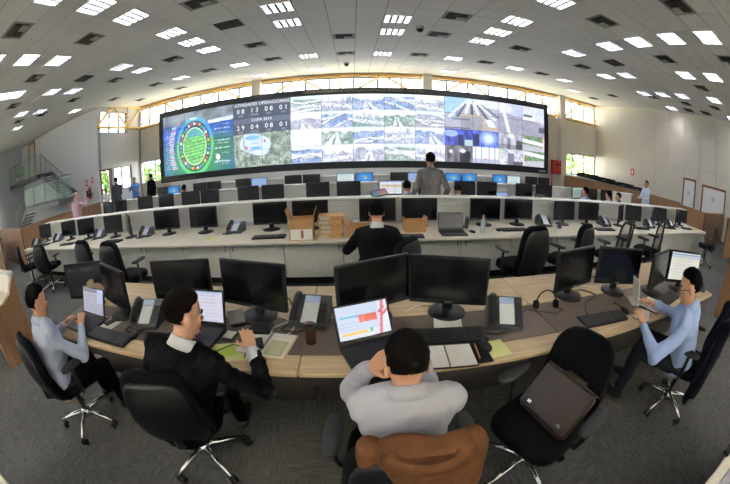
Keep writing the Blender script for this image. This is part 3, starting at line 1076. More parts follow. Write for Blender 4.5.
WT2 = emit('clock_caption', 'c9d2ea', 0.32)
def wall_text(s, size, px, pz, m, y=0.02):
    return text_mesh('lettering', s, size, m, vw, Matrix.Translation((px, y, pz)) @ Matrix.Rotation(PI / 2, 4, 'X'))
cx0, cw_ = VX0 + 3 * PW, 2 * PW
wall_text('ATIVIDADES OPERACIONAIS', 0.2, cx0 + cw_ / 2, z1 - 0.13, WT)
wall_text('COPA 2014', 0.19, cx0 + cw_ / 2, z1 - 0.87, WT)
for row, vals in ((0.42, ('08', '13', '08', '01')), (1.18, ('29', '04', '08', '01'))):
    for k in range(4):
        xx = cx0 + cw_ * (0.13 + 0.25 * k)
        t = wall_text(' '.join(vals[k]), 0.3, xx, z1 - row, WT)
        wall_text(('DIAS', 'HORAS', 'MIN', 'SEG')[k], 0.12, xx, z1 - row - 0.2, WT2)
GOLD = mat('gold_letters', '8a7a5a', 0.5)
wall_text('CENTRO INTEGRADO DE COMANDO E CONTROLE REGIONAL - CICCR MG', 0.15, 0.45, 4.53, GOLD, -0.004)
for k, s in enumerate(('GOVERNO DO ESTADO', 'SECRETARIA EXTRAORDINARIA DE SEGURANCA')):
    text_mesh('lettering', s, 0.09, GOLD, vw, Matrix.Translation((VX0 - 0.1, -0.004, 1.33 - 0.1 * k)) @ Matrix.Rotation(PI / 2, 4, 'X'), 'LEFT')
MB().box(x1 - 0.35, x1 + 0.1, -0.006, 0.0, 1.2, 1.3).build('maker_badge', mat('badge_blue', '8fa6c8', 0.4), vw)
struct('wall_screen_base', MB().box(-9.0, 9.0, VY + 0.02, VY + 0.28, 0, 1.13), PART_W)

# red fire-hose cabinet on the column
r = thing('hose_cabinet', 'red steel fire hose cabinet on the column right of the video wall', 'cabinet', (10.55, 14.1, 1.15))
MB().cbox((0, 0, 0.37), (0.62, 0.2, 0.74), 0.01).build('case', RED, r)
d = MB().cbox((0, -0.105, 0.37), (0.54, 0.02, 0.66), 0.006).build('cabinet_door', mat('red_door', 'a31d18', 0.35), r)
MB().box(-0.05, 0.08, -0.119, -0.115, 0.45, 0.55).build('sight_glass', SCREEN_OFF, d)
MB().cap((0.2, -0.125, 0.3), 0.012, (0.2, -0.125, 0.4), 0.012, 8).build('latch', CHROME, d)
tag(MB().tube([(10.3, 14.12, 0), (10.3, 14.12, 1.15)], 0.03, 8).build('red_riser_pipe', RED), 'red riser pipe below the red hose cabinet', 'pipe')
# safety signs
def sign(label, P, sx, sz, side, mark):
    r = thing('safety_sign', label, 'sign', P)
    if side == 'x':
        MB().box(-0.012, 0.0, -sx / 2, sx / 2, -sz / 2, sz / 2).build('plate', mat('sign_red', 'c02a22', 0.5), r)
        MB().box(-0.015, -0.012, -sx * 0.22, sx * 0.22, -sz * 0.3, sz * 0.3).build('symbol', PAPER, r)
    else:
        MB().box(-sx / 2, sx / 2, -0.012, 0.0, -sz / 2, sz / 2).build('plate', mat('sign_red', 'c02a22', 0.5), r)
        MB().box(-sx * 0.22, sx * 0.22, -0.015, -0.012, -sz * 0.3, sz * 0.3).build('symbol', PAPER, r)
sign('small red and white safety sign on the panelled right wall', (14.195, 11.31, 1.88), 0.26, 0.34, 'x', 0)
sign('red extinguisher sign, left one on the wing wall behind the cameraman', (-12.85, 10.895, 1.88), 0.22, 0.3, 'y', 0)
sign('red extinguisher sign, right one on the wing wall beside the doorway', (-12.31, 10.895, 1.95), 0.2, 0.26, 'y', 0)
def extinguisher(label, P, s=1.0):
    r = thing('fire_extinguisher', label, 'extinguisher', P)
    MB().lathe([(0.06 * s, 0), (0.085 * s, 0.01), (0.085 * s, 0.42 * s), (0.07 * s, 0.48 * s), (0.03 * s, 0.51 * s)], 24).build('cylinder', RED, r, True)
    MB().lathe([(0.025 * s, 0.51 * s), (0.025 * s, 0.56 * s), (0.012 * s, 0.57 * s)], 14).build('valve', BLACK, r, True)
    MB().tube([(0.0, 0, 0.56 * s), (0.06 * s, 0, 0.6 * s), (0.12 * s, 0, 0.58 * s)], 0.009, 8).build('handle', BLACK, r, True)
    MB().tube([(0.02, 0, 0.55 * s), (0.1 * s, 0, 0.5 * s), (0.11 * s, 0, 0.25 * s)], 0.012, 8).build('hose', BLACK, r, True)
    return r
extinguisher('red extinguisher hanging on the wing wall right of the cameraman', (-12.5, 10.78, 1.1))

# ================================================================ OFFICE CHAIR
def chair_parts(root, kind='pad'):
    fn = lambda p: Vector((p.x, p.y, p.z + 0.10 * p.y * p.y - 0.03 * abs(p.x) ** 2))
    MB().sell((0, 0.03, 0.45), (0.245, 0.24, 0.05), 0.45, 0.5, 28, 12, fn).build('seat', FABRIC, root, True)
    M = Matrix.Translation((0, -0.235, 0.66)) @ Matrix.Rotation(math.radians(9), 4, 'X')
    if kind == 'pad':
        def bend(p):
            t = p.z / 0.29
            wx = 1.0 - 0.10 * t * t - 0.09 * t
            return Vector((p.x * wx, p.y + 0.9 * p.x * p.x - 0.035 * math.cos(t * 2.2), p.z))
        MB().sell((0, 0, 0), (0.225, 0.045, 0.28), 0.5, 0.42, 30, 16, bend, M).build('backrest', FABRIC, root, True)
        shell = MB().sell((0, -0.04, 0), (0.2, 0.02, 0.25), 0.5, 0.42, 24, 10, bend, M).build('back_shell', BLACK, root, True)
    else:
        pts = []
        for k in range(28):
            a = 2 * PI * k / 28
            sx, sz = math.copysign(abs(math.cos(a)) ** 0.45, math.cos(a)), math.copysign(abs(math.sin(a)) ** 0.45, math.sin(a))
            pts.append(M @ Vector((0.225 * sx * (1 - 0.06 * sz), 0.9 * (0.225 * sx) ** 2, 0.3 * sz)))
        b = MB().tube(pts, 0.016, 8, closed=True).build('backrest', BLACK, root, True)
        g = MB()
        vs, fs = [], []
        for j in range(9):
            for i in range(9):
                sx, sz = -1 + i / 4, -1 + j / 4
                q = (1 - 0.25 * abs(sz) ** 6) 
                vs.append(M @ Vector((0.22 * sx * q * (1 - 0.06 * sz), 0.9 * (0.22 * sx) ** 2, 0.29 * sz)))
        for j in range(8):
            for i in range(8):
                fs.append((j * 9 + i, j * 9 + i + 1, (j + 1) * 9 + i + 1, (j + 1) * 9 + i))
        g.add(vs, fs)
        g.build('mesh_web', mat('mesh_web', '17181b', 0.9, alpha=0.55), b, True)
        MB().tube([M @ Vector((0, -0.02, -0.3)), M @ Vector((0, -0.035, 0)), M @ Vector((0, 0, 0.3))], 0.02, 8).build('spine', BLACK, b, True)
    MB().tube([(0, 0.0, 0.4), (0, -0.2, 0.4), (0, -0.275, 0.44), (0, -0.265, 0.6)], [0.03, 0.03, 0.028, 0.022], 10).build('back_bar', BLACK, root, True)
    for s in (-1, 1):
        a = MB().tube([(s * 0.17, 0.0, 0.42), (s * 0.27, 0.0, 0.43), (s * 0.285, -0.01, 0.5), (s * 0.285, -0.01, 0.645)], 0.016, 8).build('armrest', BLACK, root, True)
        MB().sell((s * 0.285, 0.02, 0.66), (0.042, 0.13, 0.018), 0.5, 0.7, 20, 8).build('arm_pad', mat('arm_pad_grey', '1d1f22', 0.6), a, True)
    MB().lathe([(0.1, 0.395), (0.1, 0.425)], 16).lathe([(0.026, 0.12), (0.026, 0.4)], 14).build('gas_lift', BLACK, root, True)
    MB().lathe([(0.045, 0.07), (0.05, 0.09), (0.045, 0.14)], 18).build('hub', CHROME, root, True)
    for k in range(5):
        a = 2 * PI * k / 5 + 0.3
        c, s = math.cos(a), math.sin(a)
        leg = MB().tube([(0.03 * c, 0.03 * s, 0.115), (0.17 * c, 0.17 * s, 0.105), (0.305 * c, 0.305 * s, 0.075)], [0.024, 0.02, 0.014], 8).build('base_leg', CHROME, root, True)
        cm = MB()
        for t in (-1, 1):
            p = Vector((0.3 * c, 0.3 * s, 0.03))
            n_ = Vector((-s, c, 0)) * 0.011 * t
            q = Vector((-s, c, 0)) * 0.029 * t
            cm.tube([p + n_, p + q], 0.03, 14)
        cm.build('caster', BLACK, leg, True)
CHAIR0 = thing('office_chair', '', 'chair')
chair_parts(CHAIR0)
CHAIR1 = thing('office_chair', '', 'chair')
chair_parts(CHAIR1, 'mesh')
_ch_used = [False, False]
def chair(label, x, y, rz, kind=0, group='black office chairs', tall=1.0):
    r = _chair(label, x, y, rz, kind, group)
    r.scale = (1, 1, tall)
    return r
def _chair(label, x, y, rz, kind, group):
    src = (CHAIR0, CHAIR1)[kind]
    if not _ch_used[kind]:
        _ch_used[kind] = True
        src.location = (x, y, 0); src.rotation_euler = (0, 0, math.radians(rz))
        tag(src, label, 'chair', group)
        return src
    return copy_thing(src, label, (x, y, 0), math.radians(rz), group)
chair('black office chair under the man in light blue shirt at left', -2.22, 1.05, -10)
chair('black office chair under the man in black suit phoning', -1.02, 1.1, 16)
chair('black office chair carrying the brown suede jacket', 0.16, 0.83, -5)
chair('empty black office chair carrying the brown leather briefcase', 0.97, 0.92, 114)
chair('black office chair with dark jacket under the man in glasses', 2.55, 0.86, 22)
chair('black office chair beside the dark-suited man at second row', 0.33, 3.1, 48)
G2 = 'chairs along the second desk row'
chair('leftmost black chair at second row, beside the oak parapet', -6.75, 3.35, -25, group=G2)
chair('black chair at second row, second from the oak parapet at left', -5.85, 3.4, 15, group=G2)
chair('high black chair at second row, third from left parapet', -3.72, 3.12, -6, group=G2, tall=1.12)
chair('high black chair at second row, fourth from left parapet', -2.95, 2.98, -4, group=G2, tall=1.12)
chair('large black chair before the water bottle on second row', 1.92, 3.12, 8, group=G2, tall=1.12)
chair('black chair turned aside right of the water bottle chair', 2.75, 3.2, 20, group=G2, tall=1.12)
chair('see-through mesh chair at second row, left one of two', 3.72, 3.2, 10, 1, group=G2, tall=1.15)
chair('see-through mesh chair at second row, right one of two', 4.9, 3.28, 14, 1, group=G2, tall=1.15)
chair('rightmost black mesh chair at the end of second row', 8.3, 3.32, 28, 1, group=G2)
# ================================================================ PARAPETS of oak-veneer panels
def parapet(name, pts, z, pitch=0.62, t=0.1):
    base = MB()
    root = None
    segs = [(Vector((*a, 0)), Vector((*b, 0))) for a, b in zip(pts[:-1], pts[1:])]
    for a, b in segs:
        d = (b - a).normalized()
        n = Vector((-d.y, d.x, 0))
        M = Matrix(((d.x, n.x, 0, a.x), (d.y, n.y, 0, a.y), (0, 0, 1, 0), (0, 0, 0, 1)))
        L = (b - a).length
        base.box(0, L, -t / 2 + 0.02, t / 2 - 0.02, 0, z - 0.03, M)
    root = base.build(name, mat('parapet_core', '4a382a', 0.7))
    root['kind'] = 'structure'
    for a, b in segs:
        d = (b - a).normalized()
        n = Vector((-d.y, d.x, 0))
        M = Matrix(((d.x, n.x, 0, a.x), (d.y, n.y, 0, a.y), (0, 0, 1, 0), (0, 0, 0, 1)))
        L = (b - a).length
        k = max(1, round(L / pitch))
        for i in range(k):
            MB().box(L * i / k + 0.003, L * (i + 1) / k - 0.003, -t / 2, t / 2, 0.0, z - 0.03, M).build('oak_panel', WOOD_P, root)
        MB().box(-t / 2, L + t / 2, -t / 2 - 0.01, t / 2 + 0.01, z - 0.03, z, M).build('coping', WOOD_P, root)
    return root
parapet('parapet_left_inner', [(-13.6, 5.15), (-9.3, 4.54), (-8.72, 8.0)], 1.1)
parapet('parapet_left_outer', [(-14.5, 3.6), (-9.9, 3.85)], 1.03)
parapet('parapet_right_inner', [(14.1, 4.92), (10.55, 4.5), (10.75, 5.9)], 1.1)
parapet('parapet_right_far', [(11.1, 6.1), (11.3, 14.4)], 1.13)
parapet('parapet_right_outer', [(10.4, 3.4), (14.1, 3.2)], 1.2)
# white ledge behind the right parapet with black cases on it
struct('trim_2', MB().prism([(8.6, 0.93), (14.4, 1.14), (14.4, 1.2), (8.6, 0.99)], 11.7, 12.3, 'x'), PART_W)
for k, (ya, yb) in enumerate(((12.1, 13.7), (10.8, 11.95), (9.45, 10.55), (8.75, 9.3))):
    r = thing('black_case', 'black equipment case on the white ledge by right wall, %s from the window' % nth(k), 'case', (12.0, 0, 0), 0, 'black cases on the right ledge')
    z0 = 0.99 + (ya - 8.6) * 0.0362 + 0.03
    z1 = 0.99 + (yb - 8.6) * 0.0362
    MB().prism([(ya, z0), (yb, z1 + 0.01), (yb, z1 + 0.17), (ya, z0 + 0.17)], -0.2, 0.2, 'x').build('body', BLACK, r)
    MB().prism([(ya + 0.03, z0 + 0.17), (yb - 0.03, z1 + 0.17), (yb - 0.1, z1 + 0.23), (ya + 0.12, z0 + 0.23)], -0.17, 0.17, 'x').build('lid', BLACKM, r)
    MB().tube([(-0.21, (ya + yb) / 2 - 0.1, (z0 + z1) / 2 + 0.1), (-0.25, (ya + yb) / 2, (z0 + z1) / 2 + 0.12), (-0.21, (ya + yb) / 2 + 0.1, (z0 + z1) / 2 + 0.1)], 0.012, 6).build('handle', GREYM, r, True)

# ================================================================ DESK ROWS 2-4: cream workstations with louvred partitions
DZ = 0.73
def station_meshes(w):
    me = {}
    g = 0.003
    me['worktop'] = MB().cbox((0, 0.49, DZ - 0.016), (w - g, 0.98, 0.032), 0.005).mesh('worktop', WHITE_TOP)
    me['partition'] = MB().box(-w / 2 + g, w / 2 - g, 0.985, 1.04, 0.05, 1.09).mesh('partition', PART_G)
    me['shelf'] = MB().cbox((0, 0.985, 1.105), (w - g, 0.2, 0.03), 0.006).mesh('top_shelf', PART_W)
    lv = MB()
    for k in range(12):
        z = 0.79 + k * 0.0235
        lv.prism([(0.985, z), (0.972, z + 0.004), (0.985, z + 0.019)], -w / 2 + 0.06, w / 2 - 0.06, 'x')
    me['louvre'] = lv.mesh('louvre', PART_W)
    me['post'] = MB().cbox((0, 0.975, 0.92), (0.06, 0.03, 0.34), 0.004).mesh('post', PART_W)
    me['door'] = MB().cbox((0, 0.43, 0.39), (w / 2 - 0.012, 0.02, 0.58), 0.004).mesh('cabinet_door', DOOR_G)
    me['carcass'] = MB().box(-w / 2 + 0.01, w / 2 - 0.01, 0.44, 0.98, 0.1, 0.69).mesh('carcass', mat('carcass_grey', '6f6f6e', 0.6))
    me['plinth'] = MB().box(-w / 2, w / 2, 0.45, 0.96, 0.0, 0.1).mesh('plinth', BLACKM)
    me['handle'] = MB().tube([(0, 0.415, 0.5), (0, 0.395, 0.51), (0, 0.395, 0.6), (0, 0.415, 0.61)], 0.006, 6).mesh('handle', BLACK)
    me['foot'] = MB().cbox((0, 0.12, 0.355), (0.05, 0.05, 0.71), 0.004).mesh('leg', GREYM)
    me['end'] = MB().cbox((0, 0.5, 0.35), (0.03, 0.94, 0.7), 0.004).mesh('end_panel', PART_G)
    return me
def desk_row(y0, x0, n, w, rowname):
    me = station_meshes(w)
    for k in range(n):
        xc = x0 + (k + 0.5) * w
        pos = 'leftmost' if k == 0 else 'rightmost' if k == n - 1 else nth(k) + ' from left'
        r = thing('workstation_desk', 'cream-topped desk with grey louvred partition, %s in the %s' % (pos, rowname), 'desk', (xc, y0, 0), 0, 'desks of the ' + rowname)
        link('worktop', me['worktop'], r); link('carcass', me['carcass'], r); link('plinth', me['plinth'], r); link('top_shelf', me['shelf'], r)
        p = link('partition', me['partition'], r)
        link('louvre', me['louvre'], p)
        for s in (-1, 1):
            link('post', me['post'], p, (s * (w / 2 - 0.035), 0, 0))
            d = link('cabinet_door', me['door'], r, (s * w / 4, 0, 0))
            link('handle', me['handle'], d, (-s * (w / 4 - 0.06), 0, 0))
        if k in (0, n - 1):
            s = -1 if k == 0 else 1
            link('end_panel', me['end'], r, (s * (w / 2 - 0.02), 0, 0))
R2, R3, R4 = 'second desk row', 'third desk row', 'fourth desk row'
desk_row(3.62, -7.5, 10, 1.63, R2)
desk_row(6.02, -7.5, 10, 1.63, R3)
desk_row(8.42, -6.7, 8, 1.665, R4)

# ================================================================ FRONT DESK ROW: oak boards with a brown inlay
UNDER = mat('desk_dark', '2a2623', 0.7)
def front_desk(label, x0, x1):
    r = thing('control_desk', label, 'desk', ((x0 + x1) / 2, 1.215, 0), 0, 'oak control desks of the front row')
    w = x1 - x0 - 0.004
    MB().cbox((0, 0.083, DZ - 0.015), (w, 0.165, 0.03), 0.006).build('front_board', WOOD_D, r)
    MB().cbox((0, 0.37, DZ - 0.017), (w, 0.405, 0.03), 0.003).build('inlay', DARK_PAD, r)
    MB().cbox((0, 0.835, DZ - 0.015), (w, 0.52, 0.03), 0.006).build('rear_board', WOOD_D, r)
    MB().box(-w / 2, w / 2, 0.02, 0.05, DZ - 0.1, DZ - 0.032).build('apron', UNDER, r)
    MB().box(-w / 2 + 0.02, w / 2 - 0.02, 0.5, 0.53, 0.04, DZ - 0.032).build('modesty_panel', UNDER, r)
    MB().box(-w / 2 + 0.05, w / 2 - 0.05, 1.02, 1.05, 0.1, DZ - 0.032).build('back_panel', mat('grey_back_panel', '77736e', 0.6), r)
    for s in (-1, 1):
        for y in (0.68, 0.95):
            MB().box(s * (w / 2 - 0.06) - 0.03, s * (w / 2 - 0.06) + 0.03, y - 0.03, y + 0.03, 0, DZ - 0.032).build('leg', UNDER, r)
    return r
front_desk('oak control desk before the men in blue shirt and black suit', -2.5, -0.31)
front_desk('oak control desk before the man in white shirt', -0.31, 1.25)
front_desk('oak control desk before the man in glasses at right', 1.25, 3.7)
def side_desk(label, x0, x1, s, yb, z, grp):
    """end of the neighbouring desk across the aisle: oak end panel, worktop, louvred screen"""
    r = thing('side_desk', label, 'desk', (0, 0, 0), 0, grp)
    e = x1 if s < 0 else x0
    MB().prism([(1.06, 0), (yb, 0), (yb, z), (yb - 0.1, z - 0.1), (yb - 0.17, DZ + 0.06), (yb - 0.3, DZ), (1.06, DZ - 0.01)], e - 0.04, e + 0.04, 'x').build('end_panel', WOOD_P, r)
    MB().box(x0, x1, 1.0, yb - 0.02, DZ - 0.035, DZ - 0.005).build('worktop', WHITE_TOP, r)
    p = MB().box(x0, x1, yb - 0.06, yb - 0.01, 0.1, z).build('partition', PART_G, r)
    lv = MB()
    for k in range(11):
        zz = 0.75 + k * 0.023
        lv.prism([(yb - 0.06, zz), (yb - 0.072, zz + 0.004), (yb - 0.06, zz + 0.018)], x0 + 0.05, x1 - 0.05, 'x')
    lv.build('louvre', PART_W, p)
    MB().cbox(((x0 + x1) / 2, yb - 0.04, z + 0.012), (x1 - x0, 0.1, 0.024), 0.004).build('top_shelf', PART_W, r)
    return r
side_desk('neighbouring desk end with oak side panel at left picture edge', -8.2, -4.14, -1, 1.68, 1.0, 'desks across the aisles')
side_desk('neighbouring desk end with oak side panel at right picture edge', 5.34, 9.0, 1, 1.56, 1.0, 'desks across the aisles')
# the row the photographer stands behind: only its cream front edge shows in both lower corners
r = thing('rear_desk', 'cream desk edge showing in both lower corners of the picture', 'desk')
MB().cbox((0.05, -0.52, DZ - 0.016), (5.4, 0.84, 0.032), 0.006).build('worktop', WHITE_TOP, r)
MB().cbox((0.05, -0.5, DZ + 0.008), (4.2, 0.64, 0.012), 0.004).build('desk_pad', mat('grey_desk_pad', '9a9aa2', 0.7), r)
for s in (-1, 1):
    MB().box(0.05 + s * 2.6 - 0.03, 0.05 + s * 2.6 + 0.03, -0.9, -0.15, 0, DZ - 0.03).build('leg', GREYM, r)
MB().cbox((1.645, -0.085, DZ + 0.01), (0.09, 0.05, 0.02), 0.004).build('cable_flap', BLACK, r)

# ================================================================ EQUIPMENT
def screen_img(kind, W=25, H=15):
    u, v = uv(H, W)
    im = np.zeros((H, W, 3))
    if kind == 'win':
        g = np.clip(1.15 - np.hypot((u - 0.5) / 0.65, (v - 0.5) / 0.8), 0, 1)[..., None]
        im = col(0.05, 0.3, 0.65) * (1 - g) + col(0.3, 0.68, 0.95) * g
        for (a, b, c) in ((0.46, 0.42, (0.9, 0.4, 0.2)), (0.54, 0.42, (0.5, 0.8, 0.3)), (0.46, 0.56, (0.3, 0.6, 0.95)), (0.54, 0.56, (0.98, 0.85, 0.3))):
            im[(np.abs(u - a) < 0.05) & (np.abs(v - b) < 0.08)] = col(*c)
        im[v > 0.95] = col(0.1, 0.2, 0.35)
    elif kind == 'white':
        im[:] = col(0.84, 0.9, 0.9)
        im[(v < 0.08)] = col(0.6, 0.75, 0.85)
        im[(np.floor(v * 14) % 3 == 0) & (u > 0.1) & (u < 0.8) & (v > 0.15)] = col(0.74, 0.8, 0.82)
    elif kind == 'sheet':
        im[:] = col(0.95, 0.95, 0.97)
        im[v < 0.12] = col(0.6, 0.7, 0.85)
        im[(np.floor(v * 15) % 2 == 0) & (v > 0.2)] = col(0.8, 0.83, 0.88)
        im[(np.abs(v - 0.4) < 0.05) & (u > 0.1)] = col(0.85, 0.72, 0.5)
        im[(np.floor(u * 12) % 4 == 0) & (v > 0.15)] *= 0.93
    elif kind == 'pale':
        im[:] = col(0.58, 0.68, 0.86)
        im[(v < 0.1)] = col(0.5, 0.6, 0.8)
    elif kind == 'green':
        im[:] = col(0.55, 0.62, 0.6)
        im[v < 0.15] = col(0.68, 0.74, 0.74)
    elif kind == 'doc':
        im[:] = col(0.9, 0.89, 0.84)
        im[(v > 0.05) & (v < 0.09)] = col(0.5, 0.65, 0.82)
        im[(v > 0.13) & (v < 0.17)] = col(0.72, 0.78, 0.84)
        im[(np.floor(v * 40) % 4 == 0) & (u > 0.12) & (u < 0.7) & (v > 0.22)] = col(0.8, 0.79, 0.75)
    elif kind == 'dark':
        im[:] = col(0.085, 0.09, 0.1)
        im[(v > 0.12) & (v < 0.17) & (u > 0.08) & (u < 0.2)] = col(0.45, 0.43, 0.35)
        im[(v > 0.1) & (v < 0.24) & (u > 0.46) & (u < 0.8 - (v - 0.1))] = col(0.26, 0.26, 0.26)
        im[(v > 0.72) & (v < 0.86) & (u > 0.12) & (u < 0.36) & ((np.floor(v * 60) % 2) == 0)] = col(0.25, 0.25, 0.24)
        m = (((u - 0.7) / 0.2) ** 2 + ((v - 0.78) / 0.3) ** 2 < 1) & ~((u > 0.72) & (v < 0.62))
        im[m] = col(0.62, 0.52, 0.42)
        im[m & (v > 0.85)] = col(0.72, 0.66, 0.58)
        im[((u - 0.88) / 0.1) ** 2 + ((v - 0.85) / 0.14) ** 2 < 1] = col(0.6, 0.53, 0.45)
        im[((u - 0.74) / 0.02) ** 2 + ((v - 0.78) / 0.03) ** 2 < 1] = col(0.1, 0.08, 0.07)
    elif kind == 'lap3':
        im[:] = col(0.76, 0.82, 0.93)
        im[(u > 0.8)] = col(0.86, 0.89, 0.95)
        im[(v > 0.78)] = col(0.83, 0.87, 0.94)
        im[(np.abs(v - 0.33) < 0.035) & (u < 0.5) & (u > 0.05)] = col(0.42, 0.72, 0.95)
        im[(v > 0.32) & (v < 0.56) & (u > 0.42) & (u < 0.77)] = col(0.86, 0.24, 0.2)
        im[(v > 0.32) & (v < 0.56) & (np.abs(u - 0.505) < 0.006)] = col(0.95, 0.6, 0.55)
        im[(np.floor(v * 30) % 3 == 0) & (u < 0.4) & (v > 0.42) & (v < 0.72)] = col(0.68, 0.76, 0.9)
        im[(v > 0.8) & (v < 0.89) & (u > 0.06) & (u < 0.56)] = col(0.93, 0.75, 0.25)
        im[(v > 0.76) & (v < 0.88) & (u > 0.6) & (u < 0.66)] = col(0.3, 0.7, 0.5)
        im[np.abs(u - 0.87 + (v - 0.4) * 0.12) < 0.028] = col(0.85, 0.25, 0.42)
        im[(np.abs(v - 0.42 + (u - 0.9) * 1.2) < 0.05) & (u > 0.84)] = col(0.85, 0.3, 0.45)
        im[(np.abs(v - 0.25 + (u - 0.9) * 1.0) < 0.045) & (u > 0.8) & (u < 0.95)] = col(0.8, 0.3, 0.45)
    elif kind == 'form':
        im[:] = col(0.86, 0.85, 0.92)
        im[v < 0.08] = col(0.7, 0.78, 0.9)
        im[(np.floor(v * 34) % 4 == 0) & (u > 0.08) & (u < 0.85) & (v > 0.12)] = col(0.78, 0.76, 0.85)
    elif kind == 'mail':
        im[:] = col(0.66, 0.66, 0.74)
        im[v < 0.16] = col(0.42, 0.44, 0.5)
        im[(u > 0.72) & (v < 0.55)] = col(0.72, 0.76, 0.9)
        im[(np.floor(v * 24) % 3 == 0) & (u < 0.68) & (v > 0.2)] = col(0.6, 0.6, 0.68)
    return im
LITM = picture('monitor_picture', 0.35)
LIT_DK = picture('dark_monitor_picture', 0.2)
MON = {}
def monitor(label, x, y, rz=0.0, img=None, raise_=0.0, group=None, z=DZ, tilt=4, W=None, H=None):
    key = (img, round(raise_, 3))
    if key in MON:
        return copy_thing(MON[key], label, (x, y, z), math.radians(rz), group)
    r = thing('monitor', label, 'monitor', (x, y, z), math.radians(rz), group)
    zc_ = 0.245 + raise_
    T = Matrix.Translation((0, -0.03, zc_)) @ Matrix.Rotation(math.radians(-tilt), 4, 'X')
    MB().cbox((0, 0.012, 0), (0.505, 0.03, 0.315), 0.006, T).build('casing', BLACK, r)
    MB().cbox((0, 0.036, -0.01), (0.3, 0.03, 0.2), 0.012, T).build('back_bulge', BLACK, r)
    if img is None:
        MB().box(-0.238, 0.238, -0.0045, -0.003, -0.128, 0.142, T).build('display', SCREEN_OFF, r)
    else:
        hi = img in ('dark', 'doc')
        image_grid('display', screen_img(img, 61 if hi else 25, 37 if hi else 15), 0.476, 0.27, LIT_DK if img == 'dark' else LITM, r, T @ Matrix.Translation((0, -0.0045, 0.007)))
    MB().box(-0.022, 0.022, -0.0048, -0.003, -0.148, -0.14, T).build('maker_mark', GREYM, r)
    MB().cbox((0, 0.025, (zc_ - 0.05) / 2 + 0.01), (0.07, 0.035, zc_ - 0.05), 0.008).build('neck', BLACK, r)
    MB().lathe([(0.005, 0.028), (0.06, 0.024), (0.125, 0.012), (0.13, 0.0)][::-1], 28, (0, 0.01, 0)).build('foot', BLACK, r, True)
    MON[key] = r
    return r
G1m, G2m, G3m, G4m = 'monitors on the front row', 'monitors on the second row', 'monitors on the third row', 'monitors on the fourth row'
def front_mon(label, a, b, img=None):
    a, b = Vector(a), Vector(b)
    c = (a + b) / 2
    d = b - a
    return monitor(label, c.x, c.y + 0.03, math.degrees(math.atan2(d.y, d.x)), img, 0, G1m)
front_mon('front-row monitor facing the left man, pale disc shape on its screen', (-2.56, 1.66), (-2.1, 1.79), 'dark')
front_mon('front-row dark monitor angled left beside the pale-disc monitor', (-2.07, 1.75), (-1.6, 1.55))
front_mon('front-row dark monitor directly behind the black-suited man', (-1.5, 1.79), (-1.0, 1.83))
front_mon('front-row dark monitor right of the black-suited man', (-0.91, 1.84), (-0.42, 1.7))
front_mon('front-row dark monitor behind the open laptop with red window', (-0.13, 1.65), (0.33, 1.86))
front_mon('front-row dark monitor behind the head of the white-shirted man', (0.35, 1.83), (0.83, 1.69))
front_mon('front-row dark monitor right of the headset', (1.43, 1.75), (1.92, 1.86))
front_mon('front-row dark monitor in line with the headset, second one', (1.97, 1.83), (2.45, 1.67))
front_mon('front-row dark monitor beside the white document screen', (2.47, 1.53), (2.93, 1.62))
front_mon('front-row monitor lit with a white document behind the man in glasses', (2.96, 1.6), (3.4, 1.4), 'doc')
M2 = [(-7.19, 12), (-5.99, 10), (-5.27, 10), (-4.36, 3), (-3.85, -42), (-3.01, 4), (-2.29, -3), (-1.2, 2), (-0.62, -2), (0.31, 3), (0.9, -4), (1.91, 2), (2.5, -3), (3.46, 4), (4.08, -5), (4.98, 30), (5.55, -12), (6.3, 40), (6.78, -12), (7.65, 42), (8.1, -14)]
for k, (x, a) in enumerate(M2):
    monitor('black switched-off monitor, %s from left on the second desk row' % (nth(k) if k < 20 else 'twenty-first'), x, 4.3 if abs(a) < 25 else 4.22, a, None, 0, G2m)
M3 = [(-6.88, 0, None), (-6.34, 0, None), (-5.36, 4, None), (-4.63, -4, None), (-3.87, 4, None), (-3.33, -4, None), (-2.35, 2, None), (-1.77, -2, None), (-0.78, 2, None), (-0.12, -2, None), (0.77, 0, 'sheet'), (1.62, 2, None), (2.44, 2, None), (3.0, -2, None), (4.02, 3, None), (4.64, -3, None), (5.78, 18, 'green'), (6.45, 12, None), (7.1, -6, None)]
for k, (x, a, im_) in enumerate(M3):
    st_ = {None: 'black switched-off', 'sheet': 'lit spreadsheet', 'green': 'grey-green lit'}[im_]
    monitor('%s monitor, %s from left on the third desk row' % (st_, nth(k)), x, 6.7, a, im_, 0.04, G3m)
M4 = [(-6.39, None), (-5.92, 'win'), (-4.87, None), (-4.35, None), (-3.33, None), (-2.81, 'pale'), (-1.77, None), (-1.23, None), (-0.24, 'white'), (0.3, 'win'), (1.29, None), (1.8, 'pale'), (2.93, 'win'), (3.46, 'win'), (4.5, 'win'), (5.03, 'white'), (5.74, None), (6.27, None)]
for k, (x, im_) in enumerate(M4):
    st_ = {None: 'black switched-off', 'win': 'bright blue desktop', 'pale': 'pale blue lit', 'white': 'white lit'}[im_]
    monitor('%s monitor, %s from left on the fourth desk row' % (st_, nth(k)), x, 9.1, 0, im_, 0.07, G4m)

